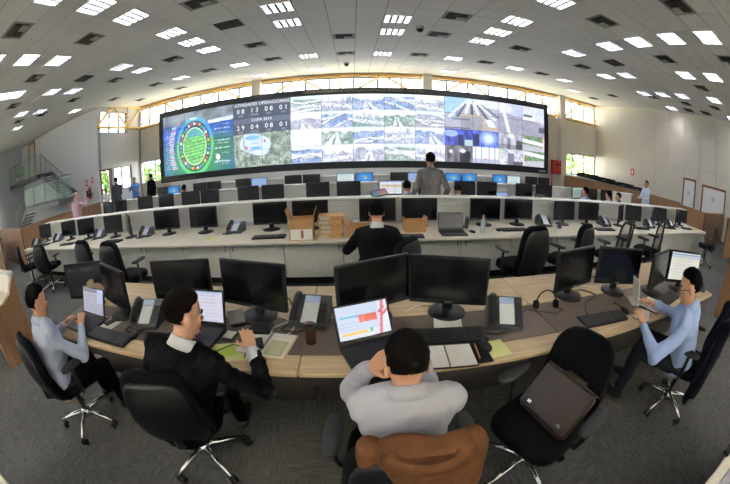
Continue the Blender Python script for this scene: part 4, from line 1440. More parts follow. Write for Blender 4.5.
LAP = {}
def laptop(label, x, y, rz, img, open_=108, W=0.35, D=0.24, lid='black'):
    r = thing('laptop', label, 'laptop', (x, y, DZ), math.radians(rz), 'laptops')
    MB().cbox((0, 0, 0.013), (W, D, 0.022), 0.005).build('base', BLACK, r)
    kb = MB()
    for j in range(5):
        for i in range(13):
            kb.box(-W * 0.43 + i * W * 0.066, -W * 0.43 + i * W * 0.066 + W * 0.056, D * 0.34 - j * D * 0.105 - D * 0.085, D * 0.34 - j * D * 0.105, 0.024, 0.0265)
    kb.build('keys', KEYM, r)
    MB().box(-0.045, 0.045, -D * 0.42, -D * 0.2, 0.024, 0.0248).build('touchpad', PHONE_G, r)
    T = Matrix.Translation((0, D / 2, 0.022)) @ Matrix.Rotation(math.radians(90 - open_), 4, 'X')
    l = MB().cbox((0, 0.006, W * 0.336), (W, 0.012, W * 0.67), 0.004, T).build('lid', mat('lid_grey', '33363b', 0.4) if lid == 'grey' else BLACK, r)
    if img:
        image_grid('display', screen_img(img, 81, 49), W - 0.03, W * 0.557, LITM, l, T @ Matrix.Translation((0, -0.001, W * 0.357)))
    else:
        MB().box(-W / 2 + 0.015, W / 2 - 0.015, -0.002, -0.0005, W * 0.08, W * 0.634, T).build('display', mat('lid_screen_grey', '2d2f36', 0.3), l)
    return r
laptop('open black laptop under the hands of the left man', -2.12, 1.42, -6, 'mail', 112)
laptop('open black laptop with lilac form before the suited man', -1.02, 1.5, -4, 'form', 108)
laptop('open black laptop showing a red window, before the white-shirted man', 0.09, 1.37, 20, 'lap3', 118, 0.335, 0.235)
laptop('dark open laptop on the second desk row beside the water bottle', 1.26, 3.82, -3, None, 106)
laptop('pale grey laptop on the third desk row right of standing man', 3.3, 6.3, 8, 'pale', 100, 0.34, 0.22)
laptop('small dark laptop on the third desk row before two black monitors', 4.35, 6.3, 0, None, 100, 0.32, 0.22)

KB = {}
def keyboard(label, x, y, rz, z=DZ):
    if 'k' in KB:
        return copy_thing(KB['k'], label, (x, y, z), math.radians(rz))
    r = thing('keyboard', label, 'keyboard', (x, y, z), math.radians(rz), 'black keyboards')
    MB().cbox((0, 0, 0.01), (0.45, 0.155, 0.02), 0.005).build('case', BLACK, r)
    k = MB()
    for j in range(6):
        for i in range(21):
            if i in (15, 17 + 0) and j < 6 and i == 15:
                continue
            x0_ = -0.215 + i * 0.0205
            k.box(x0_, x0_ + 0.017, -0.066 + j * 0.022, -0.066 + j * 0.022 + 0.018, 0.02, 0.027)
    k.build('keys', KEYM, r)
    KB['k'] = r
    return r
keyboard('black keyboard right of the left man\'s laptop', -1.72, 1.34, -3)
keyboard('black keyboard right of the white-shirted man\'s head', 0.53, 1.5, -5)
keyboard('black keyboard before the angled monitors near the man in glasses', 1.72, 1.4, -4)
keyboard('dark keyboard under the white document screen', 2.78, 1.42, 10)
for n_, (x, y, a) in enumerate(((-6.8, 3.95, 8), (-5.6, 3.9, 10), (-4.1, 3.95, 0), (-1.12, 3.86, 2), (0.62, 3.72, -4), (2.25, 3.95, 0), (4.2, 3.9, -6), (5.5, 3.95, -8), (6.9, 4.0, -10), (7.9, 3.95, -12))):
    keyboard('black keyboard on the second desk row, %s from left' % nth(n_), x, y, a)

PHN = {}
def phone(label, x, y, rz):
    if 'p' in PHN:
        return copy_thing(PHN['p'], label, (x, y, DZ), math.radians(rz))
    r = thing('desk_phone', label, 'phone', (x, y, DZ), math.radians(rz), 'desk phones')
    T = Matrix.Rotation(math.radians(24), 4, 'X')
    MB().prism([(-0.11, 0.0), (0.12, 0.0), (0.12, 0.13), (0.09, 0.14), (-0.11, 0.03)], -0.12, 0.12, 'x').build('body', PHONE_G, r)
    T = Matrix.Translation((0, -0.01, 0.085)) @ Matrix.Rotation(math.radians(28.8), 4, 'X')
    MB().cbox((0.01, 0.0, 0.006), (0.1, 0.2, 0.008), 0.002, T).build('label_panel', LABELP, r)
    MB().cbox((0.01, 0.075, 0.012), (0.1, 0.05, 0.006), 0.002, T).build('phone_display', mat('phone_lcd', '9fb4d6', 0.3), r)
    k = MB()
    for j in range(6):
        for i in range(2):
            k.box(0.068 + i * 0.022, 0.085 + i * 0.022, -0.09 + j * 0.026, -0.073 + j * 0.026, 0.002, 0.01, T)
    k.build('keypad', KEYM, r)
    h = MB().tube([T @ Vector((-0.085, y_, z_)) for y_, z_ in ((-0.1, 0.02), (-0.07, 0.035), (0, 0.042), (0.07, 0.035), (0.1, 0.02))], [0.026, 0.024, 0.02, 0.024, 0.026], 10).build('handset', BLACK, r, True)
    pts = [(-0.1, -0.1, 0.03)] + [(-0.12 - 0.03 * math.sin(q * 0.5), -0.11 - 0.01 * q + 0.012 * math.cos(q * 2.2), 0.012 + 0.006 * math.sin(q * 2.2)) for q in range(6)] + [(-0.05, -0.17, 0.01), (0.02, -0.13, 0.012)]
    MB().tube(pts, 0.006, 6).build('cord', BLACK, h, True)
    PHN['p'] = r
    return r
phone('grey desk phone behind the suited man\'s left shoulder', -1.5, 1.62, 6)
phone('grey desk phone behind the brown drinking glass', -0.3, 1.76, -8)
phone('grey desk phone right of the yellow note and mouse', 0.93, 1.6, -18)
phone('grey desk phone at the right end of the front desk', 3.55, 1.45, -40)
for n_, (x, y, a) in enumerate(((-7.25, 3.95, 30), (-6.5, 4.25, 20), (-4.85, 4.3, 20), (-3.48, 4.25, 8), (-1.74, 4.25, -4), (1.5, 4.22, -22), (3.0, 4.25, -10), (4.53, 4.25, -8), (6.02, 4.1, -20), (7.25, 4.2, -25))):
    phone('desk phone on the second desk row, %s from left' % nth(n_), x, y, a)

MS = {}
def mouse(label, x, y, rz):
    if 'm' in MS:
        return copy_thing(MS['m'], label, (x, y, DZ + 0.002), math.radians(rz))
    r = thing('mouse', label, 'mouse', (x, y, DZ + 0.002), math.radians(rz), 'computer mice')
    MB().sell((0, 0, 0.012), (0.031, 0.055, 0.02), 0.8, 0.9, 20, 10, lambda p: Vector((p.x, p.y, max(p.z, -0.012)))).build('shell', BLACK, r, True)
    MB().tube([(-0.004, 0.028, 0.029), (0.004, 0.028, 0.029)], 0.008, 10).build('wheel', GREYM, r, True)
    MB().tube([(0, 0.05, 0.008), (0.01, 0.1, 0.004), (-0.02, 0.16, 0.004)], 0.003, 6).build('cable', BLACK, r, True)
    MS['m'] = r
    return r
mouse('black mouse on the yellow-green sheet', 0.7, 1.345, 10)
mouse('black mouse beside the man in glasses\' open notebook', 2.02, 1.43, -10)
mouse('black mouse next to the suited man\'s left arm', -1.5, 1.4, 0)
mouse('black mouse behind the water bottle on second row', 1.98, 3.93, 0)
mouse('black mouse in front of the bottle\'s desk phone', 1.55, 3.86, 20)

def sheet(name, label, cat, x, y, w, d, rz, m, t=0.003, z=DZ, parts=None, group=None):
    r = thing(name, label, cat, (x, y, z), math.radians(rz), group)
    MB().box(-w / 2, w / 2, -d / 2, d / 2, 0.0005, t).build('leaf', m, r)
    return r
YEL = mat('yellow_green_paper', 'd9dc9a', 0.8)
sheet('paper_sheet', 'yellow-green sheet under the black mouse', 'paper', 0.73, 1.32, 0.2, 0.16, 4, YEL)
r = sheet('paper_sheet', 'rumpled yellow-green papers right of the suited man\'s laptop', 'paper', -0.74, 1.37, 0.3, 0.18, 14, YEL)
MB().box(-0.1, 0.05, -0.05, 0.06, 0.004, 0.008, Matrix.Rotation(0.4, 4, 'Z')).build('upper_leaf', mat('green_leaflet', 'b7cf55', 0.8), r)
MB().tube([(0.1, -0.08, 0.01), (0.12, 0.02, 0.012), (0.02, 0.06, 0.012), (-0.1, -0.02, 0.012), (-0.14, -0.08, 0.01)], 0.003, 6).build('earphone_lead', BLACK, r, True)
sheet('paper_sheet', 'white sheet with phone beside the left man\'s laptop', 'paper', -2.0 + 0.14, 1.52, 0.16, 0.2, -12, PAPER)
def book(label, x, y, w, d, rz, cover, t=0.012):
    r = thing('notebook', label, 'notebook', (x, y, DZ), math.radians(rz))
    MB().cbox((0, 0, 0.004), (w + 0.012, d + 0.012, 0.006), 0.002).build('cover', cover, r)
    for s in (-1, 1):
        MB().cbox((s * w / 4, 0, 0.007 + t / 2), (w / 2 - 0.004, d, t), 0.004).build('page_block', PAPER, r)
    MB().tube([(0, -d / 2, 0.014), (0, d / 2, 0.014)], 0.006, 8).build('spine', GREYM, r, True)
    return r
book('open white notebook before the white-shirted man\'s right shoulder', 0.46, 1.3, 0.3, 0.19, -4, BLACK)
tag(MB().cbox((0.655, 1.3, DZ + 0.008), (0.09, 0.19, 0.012), 0.003, None).build('black_folder', BLACKM), 'narrow black folder beside the open white notebook', 'folder')
tag(MB().tube([(0.63, 1.24, DZ + 0.012), (0.585 + 0.06, 1.38, DZ + 0.012)], 0.005, 8).build('pencil', mat('pencil_orange', 'c98a4a', 0.6)), 'brown pencil beside the yellow-green sheet', 'pencil')
r = book('open beige folder with papers at the suited man\'s phone hand', -0.53, 1.47, 0.3, 0.24, -10, mat('beige_card', 'cdb88f', 0.8), 0.004)
MB().cbox((0.08, -0.04, 0.016), (0.1, 0.14, 0.01), 0.002).build('note_pad', mat('pad_green', 'b9bd98', 0.8), r)
tag(MB().cbox((0, 0, 0.02), (0.14, 0.12, 0.04), 0.01).build('card_reader', BLACK, None, False, (-0.6, 1.62, DZ)), 'black box behind the open beige folder', 'device')
r = thing('calculator', 'small dark calculator beside the suited man\'s laptop', 'calculator', (-0.78, 1.55, DZ), -0.15)
MB().cbox((0, 0, 0.008), (0.08, 0.14, 0.016), 0.004).build('case', PHONE_G, r)
k = MB()
for j in range(4):
    for i in range(4):
        k.box(-0.032 + i * 0.017, -0.02 + i * 0.017, -0.055 + j * 0.02, -0.041 + j * 0.02, 0.016, 0.02)
k.build('keys', PAPER, r)
book('open cream notebook under the right hand of the man in glasses', 2.42, 1.4, 0.26, 0.19, 20, BLACKM)
book('smaller open notebook nearer the black mouse at right', 2.14, 1.31, 0.2, 0.14, 35, mat('brown_card', '6b4d36', 0.7))
r = thing('document_stand', 'upright white document stand left of the man in glasses', 'stand', (2.3, 1.53, DZ), math.radians(62))
MB().box(-0.09, 0.09, -0.07, 0.07, 0.0, 0.006).build('foot_plate', PAPER, r)
MB().box(-0.08, 0.08, 0.0, 0.008, 0.006, 0.21, Matrix.Rotation(math.radians(-14), 4, 'X')).build('board', PAPER, r)
MB().box(-0.075, 0.075, -0.004, -0.001, 0.03, 0.19, Matrix.Rotation(math.radians(-14), 4, 'X')).build('front_sheet', mat('dark_sheet', '2c3038', 0.6), r)
# brown drinking glass
r = thing('drinking_glass', 'brown tinted drinking glass on the front desk', 'glass', (-0.27, 1.5, DZ))
AMB = mat('brown_glass', '3a201a', 0.08, alpha=0.82)
MB().lathe([(0.028, 0.0), (0.032, 0.005), (0.03, 0.05), (0.034, 0.09), (0.037, 0.125), (0.034, 0.125), (0.031, 0.09), (0.027, 0.05), (0.027, 0.012)], 24).build('bowl', AMB, r, True)
MB().lathe([(0.026, 0.012), (0.027, 0.045), (0.02, 0.046)], 20).build('drink', mat('cola', '160c08', 0.1), r, True)
# headset
r = thing('headset', 'black headset lying on the front desk inlay', 'headset', (1.34, 1.7, DZ), math.radians(-10))
pts = [(0.085 * math.cos(a), 0.0 + 0.02 * math.sin(a), 0.035 + 0.1 * math.sin(a)) for a in np.linspace(0, PI, 13)]
MB().tube(pts, 0.006, 8).build('headband', BLACK, r, True)
for s in (-1, 1):
    MB().tube([(s * 0.072, 0, 0.034), (s * 0.098, 0, 0.034)], 0.033, 16).build('ear_cup', BLACKM, r, True)
MB().tube([(-0.09, 0, 0.02), (-0.11, -0.06, 0.012), (-0.08, -0.12, 0.012)], 0.004, 6).build('microphone', BLACK, r, True)
MB().tube([(0.09, 0, 0.01), (0.14, -0.05, 0.006), (0.05, -0.1, 0.006), (-0.16, -0.02, 0.006), (-0.25, -0.1, 0.006)], 0.004, 6).build('cord', BLACK, r, True)
# smartphone in the suited man's hand and one beside the left laptop
def smartphone(label, x, y, rz, z=DZ + 0.003, tilt=0):
    r = thing('smartphone', label, 'phone', (x, y, z), math.radians(rz))
    r.rotation_euler = (math.radians(tilt), 0, math.radians(rz))
    MB().cbox((0, 0, 0.005), (0.062, 0.118, 0.01), 0.004).build('case', BLACK, r)
    MB().box(-0.027, 0.027, -0.05, 0.052, 0.0102, 0.0106).build('screen', mat('phone_glass', '44505a', 0.1), r)
    return r
smartphone('smartphone on white sheet beside the left laptop', -1.87, 1.53, -22, DZ + 0.005)
smartphone('smartphone under the right fingers of the suited man', -0.57, 1.44, 20, DZ + 0.022)
# loose cables on the front desk
def cable(label, pts, m, r_=0.005):
    # smooth the polyline
    P = [Vector(p) for p in pts]
    out = []
    for i in range(len(P) - 1):
        p0, p1, p2, p3 = P[max(i - 1, 0)], P[i], P[i + 1], P[min(i + 2, len(P) - 1)]
        for t in np.linspace(0, 1, 6, endpoint=False):
            out.append(0.5 * ((2 * p1) + (p2 - p0) * t + (2 * p0 - 5 * p1 + 4 * p2 - p3) * t * t + (3 * p1 - p0 - 3 * p2 + p3) * t ** 3))
    out.append(P[-1])
    return tag(MB().tube(out, r_, 6).build('cable', m, None, True), label, 'cable', 'loose cables on the front desk')
WC = mat('white_cable', 'c9c5ba', 0.5)
z = DZ + 0.006
cable('looped white cable between brown glass and dark monitor', [(-0.6, 1.84, z), (-0.48, 1.78, z), (-0.4, 1.7, z), (-0.42, 1.58, z), (-0.5, 1.56, z), (-0.53, 1.64, z), (-0.44, 1.74, z), (-0.34, 1.9, z)], WC)
cable('white cable running behind the head of the white-shirted man', [(0.32, 1.84, z), (0.46, 1.92, z), (0.58, 1.86, z), (0.72, 1.95, z), (0.86, 1.9, z), (0.95, 1.96, z)], WC)
cable('white cable coil left of the suited man\'s phone', [(-1.75, 1.86, z), (-1.66, 1.92, z), (-1.56, 1.86, z), (-1.6, 1.78, z), (-1.68, 1.82, z), (-1.6, 1.95, z), (-1.5, 2.0, z)], WC)
cable('black cable tangle between the angled monitors at right', [(1.6, 1.9, z), (1.72, 1.82, z), (1.86, 1.9, z), (1.95, 1.76, z), (1.8, 1.7, z), (1.7, 1.62, z), (1.62, 1.5, z)], BLACK)
cable('white cable tangle between the angled monitors at right', [(1.68, 1.98, z), (1.8, 1.94, z), (1.9, 2.0, z), (2.05, 1.92, z), (2.2, 1.98, z), (2.1, 1.86, z)], WC)
cable('thin white cable from the left laptop to the pale-disc monitor', [(-2.25, 1.7, z), (-2.08, 1.62, z), (-1.95, 1.6, z), (-1.8, 1.66, z), (-1.7, 1.62, z)], WC, 0.004)
for n_, (x, y, w_, d_, h_, lab) in enumerate(((-0.72, 2.06, 0.34, 0.12, 0.07, 'black power brick clutter behind the suited man\'s laptop'), (0.05, 2.08, 0.22, 0.12, 0.06, 'black adapter box behind the angled dark monitor'), (2.05, 2.1, 0.16, 0.1, 0.12, 'black dock behind the monitors near the man in glasses'))):
    r = thing('power_adapter', lab, 'adapter', (x, y, DZ), 0.2 * n_)
    MB().cbox((0, 0, h_ / 2), (w_, d_, h_), 0.01).build('case', BLACK, r)
    MB().tube([(w_ / 2, 0, h_ / 2), (w_ / 2 + 0.06, -0.03, 0.02), (w_ / 2 + 0.1, -0.12, 0.008)], 0.005, 6).build('lead', BLACK, r, True)
r = thing('tablet_stand', 'grey tilted card holder near the suited man\'s laptop', 'holder', (-0.78, 1.68, DZ), 0.5)
MB().box(-0.05, 0.05, -0.03, 0.03, 0, 0.01).build('foot', BLACK, r)
MB().box(-0.055, 0.055, 0.0, 0.006, 0.008, 0.1, Matrix.Rotation(math.radians(-25), 4, 'X')).build('plate', PHONE_G, r)
sheet('paper_sheet', 'white sheet under the black stand behind the middle keyboard', 'paper', 0.56, 1.65, 0.18, 0.13, -12, PAPER)

# ---------------------------------------------------------------- cardboard boxes and bottle on the second row
def carton(label, x, y, w, d, h, rz, flaps=0.1, tape=True, z=DZ):
    r = thing('cardboard_box', label, 'box', (x, y, z), math.radians(rz), 'cardboard boxes on the second row')
    t = 0.006
    MB().box(-w / 2, w / 2, -d / 2, d / 2, 0, t).box(-w / 2, w / 2, -d / 2, -d / 2 + t, t, h).box(-w / 2, w / 2, d / 2 - t, d / 2, t, h).box(-w / 2, -w / 2 + t, -d / 2 + t, d / 2 - t, t, h).box(w / 2 - t, w / 2, -d / 2 + t, d / 2 - t, t, h).build('walls', CARD, r)
    for s in (-1, 1):
        T = Matrix.Translation((s * w / 2, 0, h)) @ Matrix.Rotation(math.radians(18 * s), 4, 'Y')
        MB().box(-0.003, 0.003, -d / 2 + 0.01, d / 2 - 0.01, 0, flaps, T).build('flap', CARD, r)
    if tape:
        MB().box(-w / 2 + 0.01, w / 2 - 0.01, -d / 2 - 0.002, -d / 2 - 0.0005, 0.01, h * 0.55).build('label_sheet', PAPER, r)
        MB().box(-0.004, 0.03, -d / 2 - 0.003, -d / 2 - 0.002, 0.03, h * 0.5).build('red_stamp', mat('stamp_red', 'b56a5c', 0.7), r)
    return r
carton('tall open cardboard box with white label on second desk row', -0.66, 3.8, 0.29, 0.26, 0.26, 2, 0.13)
for k in range(5):
    r = thing('flat_carton', 'flat cardboard carton with grey label, %s from the bottom of the stack' % nth(k), 'box', (-0.3 + 0.012 * ((k * 7) % 3 - 1), 3.86, DZ + k * 0.056), math.radians((k * 5) % 7 - 3), 'stacked flat cartons')
    MB().cbox((0, 0, 0.027), (0.31, 0.24, 0.053), 0.004).build('body', CARD, r)
    MB().box(-0.13, -0.01, -0.1222, -0.1205, 0.008, 0.046).build('label_sheet', mat('grey_label', 'b9b5b0', 0.8), r)
carton('low open cardboard box left of the dark-suited man', 0.03, 3.88, 0.26, 0.24, 0.13, -8, 0.1, False)
carton('small open cardboard box right of the dark-suited man', 0.78, 4.02, 0.28, 0.2, 0.15, 4, 0.05, False)
tag(MB().lathe([(0.04, 0), (0.042, 0.005), (0.042, 0.13), (0.038, 0.135)], 20).build('white_cup', PAPER, None, True, (0.02, 4.15, DZ)), 'white paper cup behind the low open box', 'cup')
r = thing('water_bottle', 'clear plastic water bottle with pink cap on second row', 'bottle', (1.69, 3.83, DZ))
MB().lathe([(0.03, 0), (0.034, 0.01), (0.034, 0.06), (0.031, 0.08), (0.034, 0.1), (0.034, 0.16), (0.014, 0.205), (0.013, 0.22)], 20).build('body', mat('bottle_plastic', 'cfd6d6', 0.1, alpha=0.5), r, True)
MB().lathe([(0.016, 0.218), (0.016, 0.24), (0.014, 0.242)], 16).build('cap', mat('pink_cap', 'd08a80', 0.5), r, True)
sheet('paper_sheet', 'yellow note under the wide monitor on second row', 'paper', -2.0, 3.95, 0.22, 0.16, 10, YEL)
sheet('paper_sheet', 'yellow note right of the large black chair on second row', 'paper', 2.78, 3.9, 0.2, 0.14, -20, YEL)
sheet('paper_sheet', 'yellow note at the right end of second row', 'paper', 8.5, 3.95, 0.2, 0.14, -10, mat('yellow_note', 'd9b93a', 0.7))
sheet('paper_sheet', 'white sheet between the keyboards at the left of second row', 'paper', -6.5, 3.98, 0.25, 0.18, 10, PAPER)
# speakers / small cups on second row
r = thing('pen_cup', 'grey pen cup between monitors on second row', 'cup', (3.2, 4.05, DZ))
MB().lathe([(0.04, 0), (0.042, 0.1), (0.038, 0.1), (0.036, 0.01)], 18).build('cup', PHONE_G, r, True)
for k in range(4):
    MB().tube([(0.01 * math.cos(k * 1.6), 0.01 * math.sin(k * 1.6), 0.012), (0.03 * math.cos(k * 1.6), 0.03 * math.sin(k * 1.6), 0.16)], 0.004, 6).build('pen', (BLACK, RED, mat('pen_blue', '2a4f9a', 0.4), GREYM)[k], r, True)
r = thing('pc_tower', 'pale grey computer tower on floor between left chairs', 'computer', (-5.0, 3.55, 0), 0.3)
MB().cbox((0, 0, 0.21), (0.18, 0.42, 0.42), 0.008).build('case', mat('tower_grey', '9a9b9d', 0.5), r)
MB().box(-0.08, 0.08, -0.2125, -0.2105, 0.28, 0.4).build('drive_front', PHONE_G, r)
# ================================================================ PEOPLE
REMESH = []
def remesh_later(o, voxel, smooth=4, wrinkle=0.0, wscale=9.0, seed=0):
    REMESH.append((o, voxel, smooth, wrinkle, wscale, seed))

def ik(a, w, l1, l2, pole):
    a, w, pole = Vector(a), Vector(w), Vector(pole)
    d = w - a
    L = min(d.length, (l1 + l2) * 0.995)
    L = max(L, abs(l1 - l2) + 0.02)
    u = d.normalized()
    w = a + u * L
    x = (l1 * l1 - l2 * l2 + L * L) / (2 * L)
    h = math.sqrt(max(l1 * l1 - x * x, 1e-6))
    p = pole - u * pole.dot(u)
    p.normalize()
    return a + u * x + p * h, w

def hand(mb, W, d, n, side, curl=0.35, s=1.0):
    """palm and five bent fingers; d points to the fingers, n out of the palm, side to the thumb"""
    W, d, n = Vector(W), Vector(d).normalized(), Vector(n)
    n = (n - d * n.dot(d)).normalized()
    t = Vector(side)
    t = (t - d * t.dot(d) - n * t.dot(n)).normalized()
    kn = []
    for k, (o, L) in enumerate(((0.031, 0.088), (0.011, 0.092), (-0.01, 0.088), (-0.029, 0.08))):
        base = W + t * (o * 0.55 * s)
        tip = W + d * (L * s) + t * (o * s)
        mb.cap(base, 0.0135 * s, tip, 0.0115 * s, 8)
        kn.append(tip)
    for k, L in enumerate((0.07, 0.078, 0.072, 0.057)):
        p, dd = kn[k], d.copy()
        spread = t * ((1.5 - k) * 0.05)
        r0 = 0.0095 * s
        for j, q in enumerate((0.45, 0.32, 0.25)):
            ang = curl * (0.6 + 0.5 * j)
            dd = (dd * math.cos(ang) + n * math.sin(ang))
            nn = (n - dd * n.dot(dd))
            e = p + (dd + spread).normalized() * (L * q * s)
            mb.cap(p, r0, e, r0 * 0.9, 8)
            p, r0 = e, r0 * 0.9
    b = W + d * (0.022 * s) + t * (0.026 * s)
    m1 = b + (d * 0.62 + t * 0.7 + n * 0.25).normalized() * (0.042 * s)
    m2 = m1 + (d * 0.9 + t * 0.3 + n * (0.2 + curl * 0.5)).normalized() * (0.032 * s)
    mb.cap(W + d * 0.012 * s, 0.013 * s, b, 0.0135 * s, 8).cap(b, 0.0125 * s, m1, 0.0105 * s, 8).cap(m1, 0.0105 * s, m2, 0.009 * s, 8)

HAIRS = {'black': '0b0a09', 'dark': '100d0b', 'brown': '110c09', 'grey': '8d857c'}
for _h in HAIRS:
    mat('hair_' + _h, HAIRS[_h], 0.85, bump=(90, 0.4), spec=0.06)
def person(label, loc, rz=0, sit=True, lean=(0.0, 0.08), head=(0, 0, 0), hands=None, palms=None, skin='b98a6c', hair='dark', shirt='cfd5e2', top=None,
           trousers='16171b', h=1.0, voxel=0.012, near=False, bald=0.0, long_hair=False, glasses=False, short=False, feet=None, twist=0.0, shoes='0c0c0d', seat=0.51, pattern=None, neck=0.128, pole=(0.75, -0.35, -0.75)):
    """one clothed figure. lean=(right, forward) per unit height; head=(yaw, pitch down, roll) degrees; hands = world wrist targets (left, right)"""
    R = Matrix.Rotation(math.radians(rz), 4, 'Z')
    root = thing('person', label, 'person', (loc[0], loc[1], 0), math.radians(rz))
    inv = (Matrix.Translation((loc[0], loc[1], 0)) @ R).inverted()
    s = h
    pz = seat if sit else 0.94 * s
    P = Vector((0, 0, pz))
    sp = Vector((lean[0], lean[1], 1)).normalized()
    tw = math.radians(twist)
    side = Vector((math.cos(tw), math.sin(tw), 0))
    side = (side - sp * side.dot(sp)).normalized()
    front = sp.cross(side)
    if front.y < 0:
        front = -front
    up = Vector((0, 0, 1))
    waist, chest, nb = P + sp * 0.17 * s, P + sp * 0.36 * s, P + sp * 0.515 * s
    sh = [P + sp * 0.43 * s - side * 0.172 * s, P + sp * 0.43 * s + side * 0.172 * s]
    # head frame
    nd = (sp * 0.6 + up * 0.5 + front * 0.12).normalized()
    HC = nb + nd * neck * s
    Hm = Matrix.Translation(HC) @ Matrix.Rotation(math.radians(head[0]), 4, 'Z') @ Matrix.Rotation(math.radians(-head[1]), 4, 'X') @ Matrix.Rotation(math.radians(head[2]), 4, 'Y') @ Matrix.Scale(0.93 * s, 4)
    # arms
    arms = []
    for k in (0, 1):
        sg = -1 if k == 0 else 1
        if hands and hands[k] is not None:
            w = inv @ Vector(hands[k])
        elif sit:
            w = Vector((sg * 0.2, 0.36, pz + 0.16))
        else:
            w = Vector((sg * 0.27 * s, 0.04, 0.78 * s))
        el, w = ik(sh[k], w, 0.29 * s, 0.255 * s, (sg * pole[0], pole[1], pole[2]) if sit else (sg * 0.3, -0.55, -0.75))
        pn = palms[k] if palms and palms[k] is not None else ((0, 0, -1) if sit or (hands and hands[k] is not None) else (-sg, 0, 0))
        arms.append((sh[k], el, w, pn))
    # legs
    legs = []
    for sg in (-1, 1):
        hp = P + Vector((sg * 0.095 * s, 0, -0.02))
        if sit:
            kn = hp + Vector((sg * 0.05, 0.42, -0.01))
            an = Vector((kn.x + sg * 0.02, kn.y + 0.03 + (feet or 0), 0.09))
        else:
            an = Vector((sg * 0.11 * s, -0.02, 0.09))
            kn = (hp + an) / 2 + Vector((0, 0.03, 0))
        legs.append((hp, kn, an))
    def torso(mb, g, lo=-0.1, hi=0.5, k=1.0):
        secs = []
        prof = [(-0.12, 0.15, 0.11), (-0.04, 0.172, 0.125), (0.08, 0.16, 0.115), (0.17, 0.155, 0.11), (0.28, 0.172, 0.12), (0.37, 0.185, 0.12), (0.44, 0.165, 0.098), (0.49, 0.1, 0.075), (0.53, 0.062, 0.06)]
        for (a, rx, ry) in prof:
            if lo <= a <= hi:
                secs.append((P + sp * a * s + front * (0.012 if 0.2 < a < 0.4 else 0), rx * k * s + g, ry * k * s + g, side, front))
        mb.loft(secs, 24)
    # ---- body (skin)
    b = MB()
    torso(b, -0.012, -0.12, 0.5, 0.86)
    b.cap(P + sp * 0.44 * s, 0.06 * s, HC - nd * 0.06 * s, 0.052 * s, 14)
    b.cap(sh[0] + side * 0.03, 0.045 * s, sh[1] - side * 0.03, 0.045 * s, 10)
    for k, (a, e, w, pn) in enumerate(arms):
        b.cap(a, 0.036 * s, e, 0.029 * s, 10).cap(e, 0.029 * s, w, 0.025 * s, 10)
        dd = (w - e).normalized()
        pn_l = R.to_3x3().inverted() @ Vector(pn)
        if abs(pn_l.normalized().dot(dd)) > 0.85:
            pn_l = front
        th = pn_l.cross(dd) * (1 if k == 0 else -1)
        if palms and near:
            dd = (dd + pn_l * 0.15).normalized()
        hand(b, w, dd, pn_l, th, 0.42, s)
    for (a, k_, n_) in legs:
        b.cap(a, 0.07 * s, k_, 0.048 * s, 10).cap(k_, 0.046 * s, n_, 0.034 * s, 10).cap(n_, 0.034, n_ + Vector((0, 0.1, -0.045)), 0.028, 8)
    for (c, hh) in (((0, -0.008, 0.03), (0.075, 0.096, 0.1)), ((0, 0.018, -0.03), (0.064, 0.074, 0.095)), ((0, 0.036, -0.082), (0.05, 0.052, 0.045)), ((0, 0.074, 0.02), (0.05, 0.022, 0.013)),
                    ((0, 0.084, -0.066), (0.024, 0.014, 0.011)), ((0, 0.076, -0.105), (0.022, 0.018, 0.018)), ((0.04, 0.06, -0.025), (0.022, 0.022, 0.024)), ((-0.04, 0.06, -0.025), (0.022, 0.022, 0.024))):
        b.sell(c, hh, 1, 1, 18, 12, None, Hm)
    b.cap(Hm @ Vector((0, 0.086, 0.005)), 0.010 * s, Hm @ Vector((0, 0.106, -0.03)), 0.014 * s, 10)
    for sg in (-1, 1):
        b.sell((sg * 0.079, -0.008, -0.012), (0.011, 0.024, 0.034), 1, 1, 14, 10, None, Hm)
    body = b.build('body', mat('skin_' + skin, skin, 0.55, spec=0.3), root, True)
    remesh_later(body, 0.0055 if near else 0.011, 3)
    # ---- face details
    for sg in (-1, 1):
        e = MB().sell((sg * 0.03, 0.078, 0.0), (0.013, 0.008, 0.008), 1, 1, 12, 8, None, Hm).build('eye', mat('eye_white', 'd8d2c8', 0.3), body, True)
        if near:
            MB().sell((sg * 0.03, 0.0848, 0.0), (0.006, 0.003, 0.006), 1, 1, 10, 8, None, Hm).build('iris', mat('iris', '22160f', 0.2), root, True)
            MB().tube([Hm @ Vector((sg * x_, y_, z_)) for x_, y_, z_ in ((0.012, 0.094, 0.021), (0.03, 0.093, 0.026), (0.048, 0.08, 0.02))], 0.0045, 6).build('eyebrow', mat('hair_' + hair, HAIRS[hair], 0.7), root, True)
    MB().sell((0, 0.0965, -0.066), (0.022, 0.006, 0.005), 1, 1, 14, 8, None, Hm).build('lips', mat('lips', '8f5a4c', 0.5), body, True)
    # ---- hair
    hm = MB()
    vs, fs = [], []
    nu, nv = 40, 26
    rg = np.random.default_rng(len(label))
